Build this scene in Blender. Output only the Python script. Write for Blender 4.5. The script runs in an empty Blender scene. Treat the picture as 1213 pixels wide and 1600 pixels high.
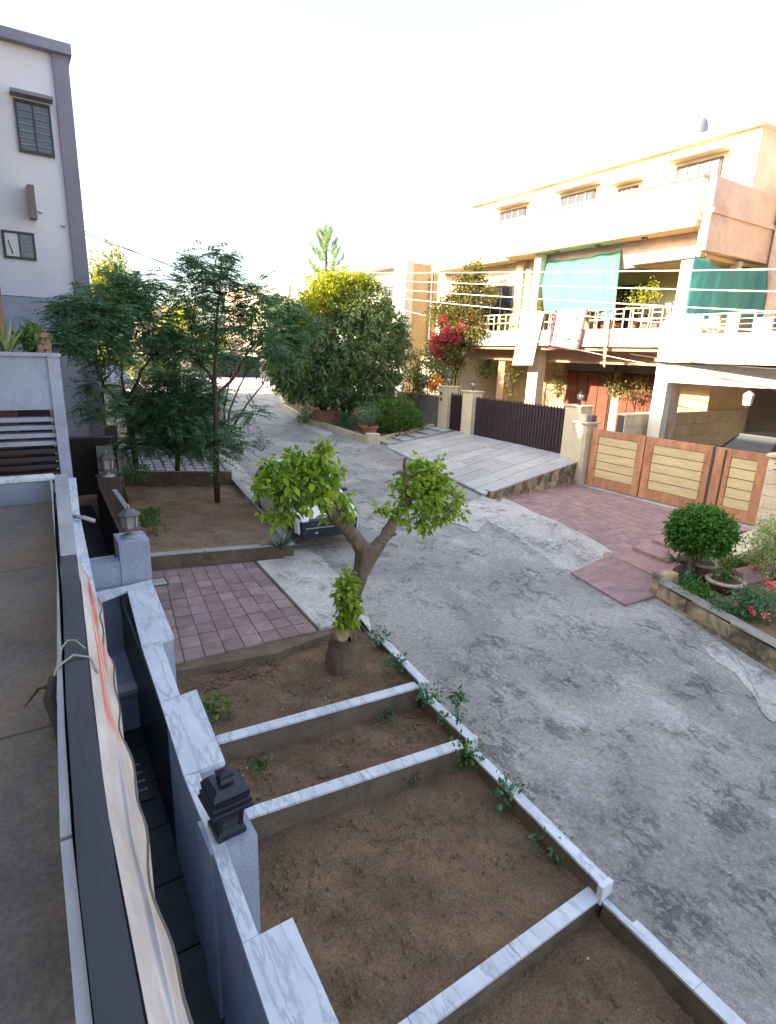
import bpy, math, random
import numpy as np
from mathutils import Vector, Matrix
random.seed(7); RNG = np.random.RandomState(11)
R_ = math.radians
sc = bpy.context.scene
col = sc.collection

# ------------------------------------------------------------------ camera
FPX = 900.0; CX, CY = 606.5, 806.5
PITCH, ROLL, YAW = R_(15.7), R_(2.1), R_(-33.155)
EYE = np.array([0.0, 0.0, 5.0])
def _axes():
    fw = np.array([0, math.cos(PITCH), -math.sin(PITCH)]); rt = np.array([1.0, 0, 0]); up = np.cross(rt, fw)
    rt2 = rt*math.cos(ROLL)+up*math.sin(ROLL); up2 = up*math.cos(ROLL)-rt*math.sin(ROLL)
    c, s = math.cos(YAW), math.sin(YAW); Rz = np.array([[c, -s, 0], [s, c, 0], [0, 0, 1]])
    return Rz@rt2, Rz@up2, Rz@fw
RT, UP, FW = _axes()
def _axes_fix():
    return
cam = bpy.data.cameras.new('camera'); co = bpy.data.objects.new('camera', cam); col.objects.link(co)
M = Matrix(((RT[0], UP[0], -FW[0], 0), (RT[1], UP[1], -FW[1], 0), (RT[2], UP[2], -FW[2], 5.0), (0, 0, 0, 1)))
co.matrix_world = M
cam.sensor_fit = 'HORIZONTAL'; cam.sensor_width = 36; cam.lens = FPX/1213*36
cam.shift_y = 6.5/1213; cam.clip_end = 2000; cam.clip_start = 0.05
sc.camera = co
# ------------------------------------------------------------------ light
SUN_DIR = Vector((-0.97, 0.25, 0.50)).normalized()      # towards the sun
w = bpy.data.worlds.new('World'); sc.world = w; w.use_nodes = True
nt = w.node_tree; nt.nodes.clear()
sky = nt.nodes.new('ShaderNodeTexSky'); sky.sky_type = 'NISHITA'; sky.sun_disc = False
sky.sun_elevation = math.asin(SUN_DIR.z); sky.sun_rotation = math.atan2(SUN_DIR.x, SUN_DIR.y)
sky.air_density = 1.0; sky.dust_density = 4.0; sky.ozone_density = 0.3; sky.altitude = 300
bg = nt.nodes.new('ShaderNodeBackground'); bg.inputs[1].default_value = 0.15
wo = nt.nodes.new('ShaderNodeOutputWorld')
hs = nt.nodes.new('ShaderNodeHueSaturation'); hs.inputs['Saturation'].default_value = 0.8; hs.inputs['Value'].default_value = 1.1
nt.links.new(sky.outputs[0], hs.inputs['Color']); nt.links.new(hs.outputs[0], bg.inputs[0]); nt.links.new(bg.outputs[0], wo.inputs[0])
sl = bpy.data.lights.new('sun', 'SUN'); sl.energy = 5.0; sl.angle = R_(0.5); sl.color = (1.0, 0.83, 0.60)
so = bpy.data.objects.new('sun', sl); col.objects.link(so)
so.rotation_euler = SUN_DIR.to_track_quat('Z', 'Y').to_euler(); so.location = (0, 0, 40)
sc.view_settings.view_transform = 'Standard'; sc.view_settings.look = 'None'
sc.view_settings.gamma = 1; sc.view_settings.use_curve_mapping = False
sc.view_settings.exposure = 1.95

# ------------------------------------------------------------------ placing helpers (photo row/column -> point on a plane)
def ray(u, v): return (u-CX)/FPX*RT-(v-CY)/FPX*UP+FW
def PZ(u, v, z):
    r = ray(u, v); return EYE+r*((z-EYE[2])/r[2])
def PX(u, v, x):
    r = ray(u, v); return EYE+r*(x/r[0])
def PY(u, v, y):
    r = ray(u, v); return EYE+r*(y/r[1])
def g(y): return -0.15+0.06*max(-12, min(y, 37))

# ------------------------------------------------------------------ materials
MATS = {}
def nd(t, n, **k):
    q = t.nodes.new(n)
    for a, b in k.items(): setattr(q, a, b)
    return q
def mat(name, c1, c2=None, scale=3.0, rough=0.8, bump=0.15, bscale=40, stain=None, sscale=0.8, samt=0.5, vary=0.0, metal=0.0,
        stretch=(1, 1, 1), fine=0.0, spec=0.5, sthr=0.5):
    if name in MATS: return MATS[name]
    m = bpy.data.materials.new(name); m.use_nodes = True; t = m.node_tree
    b = t.nodes['Principled BSDF']; b.inputs['Roughness'].default_value = rough; b.inputs['Metallic'].default_value = metal
    b.inputs['Specular IOR Level'].default_value = spec
    L = t.links.new
    tc = nd(t, 'ShaderNodeTexCoord'); mp = nd(t, 'ShaderNodeMapping'); mp.inputs['Scale'].default_value = stretch
    oi = nd(t, 'ShaderNodeObjectInfo')
    ad = nd(t, 'ShaderNodeVectorMath', operation='MULTIPLY_ADD')
    cb = nd(t, 'ShaderNodeCombineXYZ')
    for i in range(3): L(oi.outputs['Random'], cb.inputs[i])
    L(cb.outputs[0], ad.inputs[0]); ad.inputs[1].default_value = (37, 53, 19) if vary else (0, 0, 0)
    L(tc.outputs['Object'], ad.inputs[2]); L(ad.outputs[0], mp.inputs[0])
    n1 = nd(t, 'ShaderNodeTexNoise'); n1.inputs['Scale'].default_value = scale; n1.inputs['Detail'].default_value = 8
    n1.inputs['Roughness'].default_value = 0.65
    L(mp.outputs[0], n1.inputs['Vector'])
    cr = nd(t, 'ShaderNodeValToRGB'); cr.color_ramp.elements[0].position = 0.32; cr.color_ramp.elements[1].position = 0.68
    c2 = c2 or tuple(x*0.7 for x in c1)
    cr.color_ramp.elements[0].color = (*c2, 1); cr.color_ramp.elements[1].color = (*c1, 1)
    L(n1.outputs[0], cr.inputs[0]); out = cr.outputs[0]
    if stain:
        n2 = nd(t, 'ShaderNodeTexNoise'); n2.inputs['Scale'].default_value = sscale; n2.inputs['Detail'].default_value = 10
        n2.inputs['Roughness'].default_value = 0.7; n2.inputs['Distortion'].default_value = 0.6
        L(mp.outputs[0], n2.inputs['Vector'])
        r2 = nd(t, 'ShaderNodeMapRange'); r2.inputs[1].default_value = sthr-0.04; r2.inputs[2].default_value = sthr+0.14
        r2.inputs[4].default_value = samt
        L(n2.outputs[0], r2.inputs[0])
        mx = nd(t, 'ShaderNodeMix', data_type='RGBA'); L(r2.outputs[0], mx.inputs[0]); L(out, mx.inputs[6])
        mx.inputs[7].default_value = (*stain, 1); out = mx.outputs[2]
    if fine:
        n3 = nd(t, 'ShaderNodeTexNoise'); n3.inputs['Scale'].default_value = bscale*1.5; n3.inputs['Detail'].default_value = 4
        L(mp.outputs[0], n3.inputs['Vector'])
        r3 = nd(t, 'ShaderNodeMapRange'); r3.inputs[1].default_value = 0.3; r3.inputs[2].default_value = 0.7
        r3.inputs[3].default_value = 1-fine; r3.inputs[4].default_value = 1+fine
        L(n3.outputs[0], r3.inputs[0])
        vm = nd(t, 'ShaderNodeVectorMath', operation='SCALE'); L(out, vm.inputs[0]); L(r3.outputs[0], vm.inputs['Scale']); out = vm.outputs[0]
    if vary:
        r4 = nd(t, 'ShaderNodeMapRange'); r4.inputs[3].default_value = 1-vary; r4.inputs[4].default_value = 1+vary
        L(oi.outputs['Random'], r4.inputs[0])
        vm = nd(t, 'ShaderNodeVectorMath', operation='SCALE'); L(out, vm.inputs[0]); L(r4.outputs[0], vm.inputs['Scale']); out = vm.outputs[0]
    L(out, b.inputs['Base Color'])
    if bump:
        nb = nd(t, 'ShaderNodeTexNoise'); nb.inputs['Scale'].default_value = bscale; nb.inputs['Detail'].default_value = 6
        L(mp.outputs[0], nb.inputs['Vector'])
        bp = nd(t, 'ShaderNodeBump'); bp.inputs['Strength'].default_value = bump; bp.inputs['Distance'].default_value = 0.03
        L(nb.outputs[0], bp.inputs['Height']); L(bp.outputs[0], b.inputs['Normal'])
    MATS[name] = m; return m
def leafmat(name, c1, c2, trans=0.35, rough=0.5):
    m = bpy.data.materials.new(name); m.use_nodes = True; t = m.node_tree; L = t.links.new
    b = t.nodes['Principled BSDF']; b.inputs['Roughness'].default_value = rough; b.inputs['Specular IOR Level'].default_value = 0.35
    at = nd(t, 'ShaderNodeAttribute', attribute_name='v')
    cr = nd(t, 'ShaderNodeValToRGB'); cr.color_ramp.elements[0].color = (*c2, 1); cr.color_ramp.elements[1].color = (*c1, 1)
    L(at.outputs['Fac'], cr.inputs[0]); L(cr.outputs[0], b.inputs['Base Color'])
    tr = nd(t, 'ShaderNodeBsdfTranslucent')
    sc_ = nd(t, 'ShaderNodeVectorMath', operation='MULTIPLY'); sc_.inputs[1].default_value = (1.5, 1.6, 0.5)
    L(cr.outputs[0], sc_.inputs[0]); L(sc_.outputs[0], tr.inputs['Color'])
    mx = nd(t, 'ShaderNodeMixShader'); mx.inputs[0].default_value = trans
    L(b.outputs[0], mx.inputs[1]); L(tr.outputs[0], mx.inputs[2]); L(mx.outputs[0], t.nodes['Material Output'].inputs[0])
    return m
def glassmat(name, c, rough=0.08):
    m = bpy.data.materials.new(name); m.use_nodes = True; b = m.node_tree.nodes['Principled BSDF']
    b.inputs['Base Color'].default_value = (*c, 1); b.inputs['Roughness'].default_value = rough; b.inputs['Specular IOR Level'].default_value = 0.8
    return m
def clothmat(name, c, trans=0.45):
    m = mat(name, c, tuple(x*0.85 for x in c), scale=2, rough=0.9, bump=0.1, bscale=120)
    t = m.node_tree; L = t.links.new; b = t.nodes['Principled BSDF']
    tr = nd(t, 'ShaderNodeBsdfTranslucent'); tr.inputs[0].default_value = (*c, 1)
    mx = nd(t, 'ShaderNodeMixShader'); mx.inputs[0].default_value = trans
    L(b.outputs[0], mx.inputs[1]); L(tr.outputs[0], mx.inputs[2]); L(mx.outputs[0], t.nodes['Material Output'].inputs[0])
    return m

def roadmat(name='road_concrete', tone=1.0):
    m = bpy.data.materials.new(name); m.use_nodes = True; t = m.node_tree; L = t.links.new; b = t.nodes['Principled BSDF']
    b.inputs['Roughness'].default_value = 0.92; b.inputs['Specular IOR Level'].default_value = 0.3
    tc = nd(t, 'ShaderNodeTexCoord')
    def noise(scale, det, rough, dist=0.0, loc=(0, 0, 0), st=(1, 1, 1), rot=0.0):
        mp = nd(t, 'ShaderNodeMapping'); mp.inputs['Location'].default_value = loc; mp.inputs['Scale'].default_value = st; mp.inputs['Rotation'].default_value = (0, 0, rot)
        n = nd(t, 'ShaderNodeTexNoise'); n.inputs['Scale'].default_value = scale; n.inputs['Detail'].default_value = det; n.inputs['Roughness'].default_value = rough; n.inputs['Distortion'].default_value = dist
        L(tc.outputs['Object'], mp.inputs[0]); L(mp.outputs[0], n.inputs['Vector']); return n.outputs[0]
    def rng(x, a, b_, c, d):
        r = nd(t, 'ShaderNodeMapRange'); r.inputs[1].default_value = a; r.inputs[2].default_value = b_; r.inputs[3].default_value = c; r.inputs[4].default_value = d; L(x, r.inputs[0]); return r.outputs[0]
    def mix(f, a, c):
        mx = nd(t, 'ShaderNodeMix', data_type='RGBA'); L(f, mx.inputs[0])
        if isinstance(a, tuple): mx.inputs[6].default_value = (*a, 1)
        else: L(a, mx.inputs[6])
        mx.inputs[7].default_value = (*c, 1); return mx.outputs[2]
    def mul(a, b_): 
        q = nd(t, 'ShaderNodeMath', operation='MULTIPLY'); L(a, q.inputs[0]); L(b_, q.inputs[1]); return q.outputs[0]
    def sc(x, f):
        vm = nd(t, 'ShaderNodeVectorMath', operation='SCALE'); L(x, vm.inputs[0]); L(f, vm.inputs['Scale']); return vm.outputs[0]
    big = noise(0.35, 5, 0.6, 0.8); mid = noise(1.6, 14, 0.8, 0.25, (3, 8, 0), (1, 0.55, 1), 0.5)
    c = mix(rng(big, 0.38, 0.62, 0, 1), (0.32*tone, 0.308*tone, 0.295*tone), (0.46*tone, 0.44*tone, 0.415*tone))
    c = mix(rng(mid, 0.50, 0.72, 0, 0.5), c, (0.16*tone, 0.16*tone, 0.165*tone))
    c = mix(rng(noise(0.9, 14, 0.8, 0.3, (7, 2, 0), (1, 0.6, 1), 0.4), 0.54, 0.66, 0, 0.75), c, (0.60, 0.59, 0.58))
    # thin ragged dark fissures, broken up by a second noise
    n2 = noise(2.3, 14, 0.8, 0.25, (1, 1, 0), (1, 0.7, 1), 0.5)
    a = nd(t, 'ShaderNodeMath', operation='SUBTRACT'); L(n2, a.inputs[0]); a.inputs[1].default_value = 0.5
    a2 = nd(t, 'ShaderNodeMath', operation='ABSOLUTE'); L(a.outputs[0], a2.inputs[0])
    fis = mul(rng(a2.outputs[0], 0.0, 0.03, 1, 0), rng(noise(1.4, 8, 0.7, 0, (5, 5, 5)), 0.48, 0.66, 0, 0.45))
    c = mix(fis, c, (0.07, 0.07, 0.075))
    c = sc(c, rng(noise(16, 8, 0.8), 0.3, 0.7, 0.62, 1.38)); c = sc(c, rng(noise(75, 3, 0.7), 0.3, 0.7, 0.72, 1.28))
    # brown stains
    c = mix(rng(noise(0.5, 8, 0.7, 0.5, (9, 4, 0)), 0.6, 0.72, 0, 0.35), c, (0.22, 0.18, 0.14))
    L(c, b.inputs['Base Color'])
    h1 = noise(14, 10, 0.75)
    h = nd(t, 'ShaderNodeMath', operation='SUBTRACT'); L(h1, h.inputs[0]); L(fis, h.inputs[1])
    bp = nd(t, 'ShaderNodeBump'); bp.inputs['Strength'].default_value = 0.9; bp.inputs['Distance'].default_value = 0.05; L(h.outputs[0], bp.inputs['Height']); L(bp.outputs[0], b.inputs['Normal'])
    return m
M_road = roadmat()
M_apron2 = roadmat('apron_rough_concrete', 1.5)
M_apron = mat('apron_concrete', (0.50, 0.485, 0.46), (0.34, 0.335, 0.32), scale=2.2, rough=0.9, bump=0.35, bscale=35, fine=0.15, stain=(0.26, 0.26, 0.26), sscale=1.4, samt=0.45, sthr=0.55)
M_dust = mat('dusty_ground', (0.34, 0.28, 0.21), (0.24, 0.2, 0.15), scale=0.5, rough=1, bump=0.5, bscale=8, fine=0.2)
M_soil = mat('bed_soil', (0.25, 0.165, 0.10), (0.15, 0.098, 0.062), scale=1.8, rough=1, bump=0.9, bscale=30, fine=0.3, stain=(0.07, 0.075, 0.035), sscale=1.7, samt=0.5, sthr=0.6, spec=0.2)
M_soil2 = mat('dry_soil', (0.36, 0.24, 0.155), (0.21, 0.14, 0.09), scale=1.6, rough=1, bump=0.9, bscale=25, fine=0.3, stain=(0.08, 0.09, 0.04), sscale=1.1, samt=0.45, sthr=0.58, spec=0.2)
M_tile = mat('red_paver', (0.36, 0.24, 0.23), (0.22, 0.145, 0.142), scale=3.5, rough=0.7, bump=0.35, bscale=50, vary=0.16, fine=0.1, stain=(0.42, 0.34, 0.34), sscale=2.2, samt=0.5)
M_joint = mat('dark_grout', (0.10, 0.085, 0.085), rough=1)
M_redcon = mat('red_stamped_concrete', (0.42, 0.27, 0.26), (0.25, 0.16, 0.16), scale=1.6, rough=0.85, bump=0.5, bscale=30, fine=0.2, stain=(0.14, 0.11, 0.12), sscale=1.1, samt=0.5, stretch=(1, 2.5, 1))
M_redcon2 = mat('red_stamped_paver', (0.42, 0.275, 0.265), (0.25, 0.165, 0.165), scale=1.6, rough=0.85, bump=0.5, bscale=30, fine=0.2, stain=(0.14, 0.11, 0.12), sscale=1.1, samt=0.5, vary=0.07)
M_redstep = mat('red_stone_step', (0.44, 0.27, 0.25), (0.28, 0.17, 0.165), scale=3, rough=0.85, bump=0.4, bscale=40, vary=0.08, fine=0.12)
def marblemat():
    m = bpy.data.materials.new('veined_marble'); m.use_nodes = True; t = m.node_tree; L = t.links.new; b = t.nodes['Principled BSDF']; b.inputs['Roughness'].default_value = 0.38
    tc = nd(t, 'ShaderNodeTexCoord'); oi = nd(t, 'ShaderNodeObjectInfo')
    def noise(scale, det, rough, dist, st, rot, off=0):
        mp = nd(t, 'ShaderNodeMapping'); mp.inputs['Scale'].default_value = st; mp.inputs['Rotation'].default_value = (0, 0, rot); mp.inputs['Location'].default_value = (off, off, off)
        L(tc.outputs['Object'], mp.inputs[0]); n = nd(t, 'ShaderNodeTexNoise'); n.noise_dimensions = '4D'; L(mp.outputs[0], n.inputs['Vector'])
        q = nd(t, 'ShaderNodeMath', operation='MULTIPLY'); L(oi.outputs['Random'], q.inputs[0]); q.inputs[1].default_value = 30; L(q.outputs[0], n.inputs['W'])
        n.inputs['Scale'].default_value = scale; n.inputs['Detail'].default_value = det; n.inputs['Roughness'].default_value = rough; n.inputs['Distortion'].default_value = dist; return n.outputs[0]
    def rng(x, a, b_, c, d):
        r = nd(t, 'ShaderNodeMapRange'); r.inputs[1].default_value = a; r.inputs[2].default_value = b_; r.inputs[3].default_value = c; r.inputs[4].default_value = d; L(x, r.inputs[0]); return r.outputs[0]
    def mix(f, a, c):
        mx = nd(t, 'ShaderNodeMix', data_type='RGBA'); L(f, mx.inputs[0])
        if isinstance(a, tuple): mx.inputs[6].default_value = (*a, 1)
        else: L(a, mx.inputs[6])
        mx.inputs[7].default_value = (*c, 1); return mx.outputs[2]
    def vein(x, w_):
        a = nd(t, 'ShaderNodeMath', operation='SUBTRACT'); L(x, a.inputs[0]); a.inputs[1].default_value = 0.5
        a2 = nd(t, 'ShaderNodeMath', operation='ABSOLUTE'); L(a.outputs[0], a2.inputs[0]); return rng(a2.outputs[0], 0, w_, 1, 0)
    c = mix(rng(noise(1.6, 6, 0.6, 0.5, (2.5, 0.8, 1), 0.7), 0.4, 0.65, 0, 0.8), (0.74, 0.77, 0.81), (0.54, 0.58, 0.64))
    c = mix(vein(noise(1.7, 9, 0.6, 0.35, (3.2, 0.6, 1), 0.7, 3), 0.03), c, (0.44, 0.48, 0.54))
    c = mix(rng(noise(6, 8, 0.7, 0.3, (1, 1, 1), 0, 5), 0.58, 0.7, 0, 0.45), c, (0.34, 0.35, 0.36))
    L(c, b.inputs['Base Color']); return m
M_marble = marblemat()
M_marble2 = mat('weathered_marble_slab', (0.52, 0.52, 0.51), (0.34, 0.35, 0.36), scale=1.6, rough=0.6, bump=0.12, bscale=20, stretch=(0.7, 2.4, 1), vary=0.16, stain=(0.22, 0.22, 0.23), sscale=1.6, samt=0.5, fine=0.06)
M_brick_c = mat('cream_block', (0.56, 0.45, 0.27), (0.4, 0.31, 0.19), scale=3, rough=0.9, bump=0.4, bscale=40, vary=0.12, stain=(0.07, 0.062, 0.048), sscale=1.6, samt=0.88, sthr=0.43, fine=0.12)
M_brick_p = mat('pale_block', (0.62, 0.54, 0.38), (0.47, 0.4, 0.28), scale=3, rough=0.9, bump=0.3, bscale=40, vary=0.07, fine=0.08)
M_cream = mat('cream_plaster', (0.66, 0.57, 0.40), (0.56, 0.47, 0.32), scale=1.5, rough=0.9, bump=0.15, bscale=50, stain=(0.38, 0.32, 0.23), sscale=0.9, samt=0.35, sthr=0.56)
M_ochre = mat('ochre_plaster', (0.62, 0.46, 0.26), (0.5, 0.36, 0.2), scale=1.2, rough=0.9, bump=0.12, bscale=50)
M_terra = mat('terracotta_plaster', (0.5, 0.3, 0.18), (0.4, 0.24, 0.15), scale=1.2, rough=0.9, bump=0.12)
M_pinkpl = mat('pinkish_plaster_and_shade', (0.62, 0.47, 0.36), (0.48, 0.36, 0.28), scale=1.3, rough=0.9, bump=0.15, stain=(0.34, 0.26, 0.22), sscale=0.9, samt=0.5, fine=0.05)  # also carries the shade tint of the cream house walls
M_green_wall = mat('olive_plaster', (0.44, 0.40, 0.22), (0.34, 0.31, 0.17), scale=1.5, rough=0.9, bump=0.1)
M_white = mat('white_paint', (0.70, 0.67, 0.60), (0.58, 0.55, 0.48), scale=1.2, rough=0.85, bump=0.15, stretch=(1, 1, 0.25), stain=(0.32, 0.28, 0.22), sscale=1.1, samt=0.5, sthr=0.56)
M_whitewall = mat('white_house_paint', (0.72, 0.74, 0.80), (0.64, 0.66, 0.73), scale=0.8, rough=0.85, bump=0.1, stain=(0.5, 0.52, 0.57), sscale=0.5, samt=0.35, sthr=0.55)
M_bluegrey = mat('blue_grey_plaster', (0.30, 0.35, 0.44), (0.22, 0.26, 0.33), scale=1.2, rough=0.85, bump=0.15, stain=(0.14, 0.17, 0.24), sscale=1.6, samt=0.45, sthr=0.56, fine=0.05)
M_bluegrey2 = mat('pale_blue_plaster', (0.42, 0.46, 0.55), (0.30, 0.34, 0.43), scale=1.8, rough=0.85, bump=0.3, fine=0.08, stain=(0.15, 0.175, 0.24), sscale=3.5, samt=0.65, sthr=0.57)
M_lilac = mat('lilac_grey_paint', (0.24, 0.24, 0.31), (0.19, 0.19, 0.25), scale=0.9, rough=0.85, bump=0.1)
M_greybeige = mat('grey_beige_plaster', (0.21, 0.19, 0.18), (0.15, 0.135, 0.13), scale=0.8, rough=0.9, bump=0.15)
M_slabfloor = mat('terrace_cement', (0.18, 0.165, 0.155), (0.095, 0.088, 0.085), scale=1.3, rough=0.8, bump=0.3, bscale=30, fine=0.22, stain=(0.23, 0.155, 0.085), sscale=0.7, samt=0.6, sthr=0.48)
M_dark = mat('dark_coping_paint', (0.035, 0.04, 0.055), (0.02, 0.022, 0.032), scale=3, rough=0.45, bump=0.08, stain=(0.12, 0.13, 0.15), sscale=1.8, samt=0.35, sthr=0.6, stretch=(1, 0.3, 1))
M_coping = mat('weathered_coping', (0.42, 0.43, 0.45), (0.27, 0.28, 0.3), scale=3, rough=0.8, bump=0.15, stretch=(1, 0.5, 1), stain=(0.13, 0.14, 0.17), sscale=2.2, samt=0.6, sthr=0.55)
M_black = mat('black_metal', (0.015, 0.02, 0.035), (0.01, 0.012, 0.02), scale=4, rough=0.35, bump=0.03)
M_darktile_shade = mat('dark_tile_and_drive_shade', (0.03, 0.034, 0.045), (0.018, 0.02, 0.028), scale=3, rough=0.5, bump=0.1, vary=0.15, stain=(0.11, 0.12, 0.14), sscale=2.5, samt=0.3, sthr=0.6)
M_brownmetal = mat('dark_brown_metal', (0.055, 0.035, 0.038), (0.03, 0.02, 0.024), scale=5, rough=0.55, bump=0.05, vary=0.15)
M_orangewood = mat('orange_stained_wood', (0.52, 0.27, 0.14), (0.35, 0.16, 0.085), scale=3, rough=0.6, bump=0.25, bscale=18, stretch=(1.5, 1.5, 0.5), vary=0.12, fine=0.12, stain=(0.2, 0.08, 0.045), sscale=2.2, samt=0.5)
M_plank = mat('yellow_plank', (0.64, 0.52, 0.29), (0.5, 0.4, 0.21), scale=4, rough=0.7, bump=0.15, stretch=(1, 0.4, 2), vary=0.07, fine=0.08)
M_redwood = mat('red_brown_door', (0.22, 0.06, 0.03), (0.12, 0.03, 0.018), scale=4, rough=0.5, bump=0.2, stretch=(3, 3, 0.5))
M_brownwood = mat('brown_wood', (0.10, 0.06, 0.045), (0.05, 0.03, 0.025), scale=4, rough=0.7, bump=0.2, stretch=(3, 3, 0.5))
M_bark = mat('smooth_brown_bark', (0.21, 0.15, 0.105), (0.10, 0.072, 0.05), scale=6, rough=0.95, bump=0.9, bscale=22, stretch=(1, 1, 0.45), stain=(0.10, 0.095, 0.06), sscale=3.5, samt=0.5, fine=0.15, sthr=0.55)
M_barkd = mat('dark_bark', (0.075, 0.055, 0.04), (0.04, 0.03, 0.022), scale=8, rough=0.95, bump=0.6, bscale=30)
M_cut = mat('cut_wood', (0.45, 0.3, 0.17), (0.3, 0.18, 0.1), scale=14, rough=0.9, bump=0.4)
M_terrapot = mat('terracotta_pot', (0.36, 0.16, 0.095), (0.25, 0.11, 0.07), scale=5, rough=0.8, bump=0.15)
M_darkpot = mat('dark_clay_pot', (0.13, 0.055, 0.05), (0.08, 0.035, 0.035), scale=5, rough=0.6, bump=0.1)
M_potrim = mat('pale_pot_rim', (0.5, 0.42, 0.36), (0.36, 0.3, 0.25), scale=6, rough=0.8)
M_cast = mat('cast_lamp_metal', (0.20, 0.18, 0.165), (0.10, 0.09, 0.085), scale=12, rough=0.6, bump=0.25, metal=0.2)
M_frost = mat('frosted_lamp_glass', (0.42, 0.40, 0.37), (0.34, 0.33, 0.31), scale=4, rough=0.4, bump=0.02)
M_glass = glassmat('dark_window_glass', (0.03, 0.035, 0.045))
M_wind = glassmat('car_glass', (0.09, 0.10, 0.11), 0.06)
M_carwhite = glassmat('white_car_paint', (0.78, 0.79, 0.82), 0.25)
M_carblack = glassmat('black_car_paint', (0.02, 0.022, 0.03), 0.35)
M_rubber = mat('rubber', (0.03, 0.03, 0.032), rough=0.85)
M_chrome = mat('bright_metal', (0.6, 0.6, 0.6), rough=0.3, metal=0.8, bump=0)
M_rope = mat('pale_rope', (0.45, 0.42, 0.36), rough=0.95, bump=0.4)
M_ragd = mat('dark_rag', (0.06, 0.055, 0.05), rough=1)
M_cable = mat('pale_cable', (0.62, 0.58, 0.5), rough=0.7, bump=0)
M_cabled = mat('dark_cable', (0.06, 0.06, 0.06), rough=0.7, bump=0)
M_green_cloth = clothmat('green_shade_cloth', (0.13, 0.43, 0.28), 0.4)
M_teal_cloth = clothmat('teal_shade_cloth', (0.16, 0.47, 0.45), 0.6)
M_sheet = clothmat('white_sheet', (0.62, 0.57, 0.52), 0.2)
M_rail = mat('cream_railing_paint', (0.68, 0.55, 0.4), (0.55, 0.43, 0.3), rough=0.6, bump=0)
M_pebble = mat('pale_litter', (0.6, 0.58, 0.52), (0.4, 0.36, 0.3), scale=10, rough=0.9)
M_dryleaf = mat('dry_leaf', (0.2, 0.10, 0.06), (0.1, 0.05, 0.035), scale=20, rough=0.9)
L_bright = leafmat('bright_green_leaf', (0.40, 0.52, 0.06), (0.09, 0.19, 0.03), 0.42)
L_fern = leafmat('dark_teal_leaf', (0.14, 0.27, 0.15), (0.04, 0.105, 0.075), 0.34)
L_mango = leafmat('mango_leaf', (0.23, 0.31, 0.14), (0.04, 0.09, 0.045), 0.32)
L_mangor = leafmat('sun_yellow_young_leaf', (0.30, 0.30, 0.05), (0.12, 0.14, 0.035), 0.35)
L_hedge = leafmat('hedge_leaf', (0.12, 0.24, 0.035), (0.035, 0.09, 0.02), 0.3)
L_topi = leafmat('topiary_leaf', (0.10, 0.26, 0.03), (0.025, 0.09, 0.018), 0.25)
L_pale = leafmat('pale_variegated_leaf', (0.42, 0.48, 0.24), (0.16, 0.22, 0.08), 0.3)
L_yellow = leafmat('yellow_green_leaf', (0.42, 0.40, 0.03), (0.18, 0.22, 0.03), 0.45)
L_olive = leafmat('olive_vine_leaf', (0.20, 0.19, 0.06), (0.07, 0.08, 0.03), 0.3)
L_bough = leafmat('bougainvillea_leaf', (0.19, 0.17, 0.04), (0.06, 0.06, 0.022), 0.3)
L_pink = leafmat('magenta_bract', (0.62, 0.05, 0.13), (0.35, 0.03, 0.08), 0.4)
L_rose = leafmat('pink_petal', (0.85, 0.25, 0.28), (0.6, 0.12, 0.16), 0.3)
L_orange = leafmat('orange_bloom', (0.9, 0.38, 0.03), (0.7, 0.25, 0.03), 0.4)
L_blade = leafmat('grey_green_blade', (0.12, 0.18, 0.13), (0.05, 0.085, 0.06), 0.2)
L_dry = leafmat('dry_brown_leaf', (0.28, 0.17, 0.07), (0.12, 0.075, 0.04), 0.3)

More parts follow.
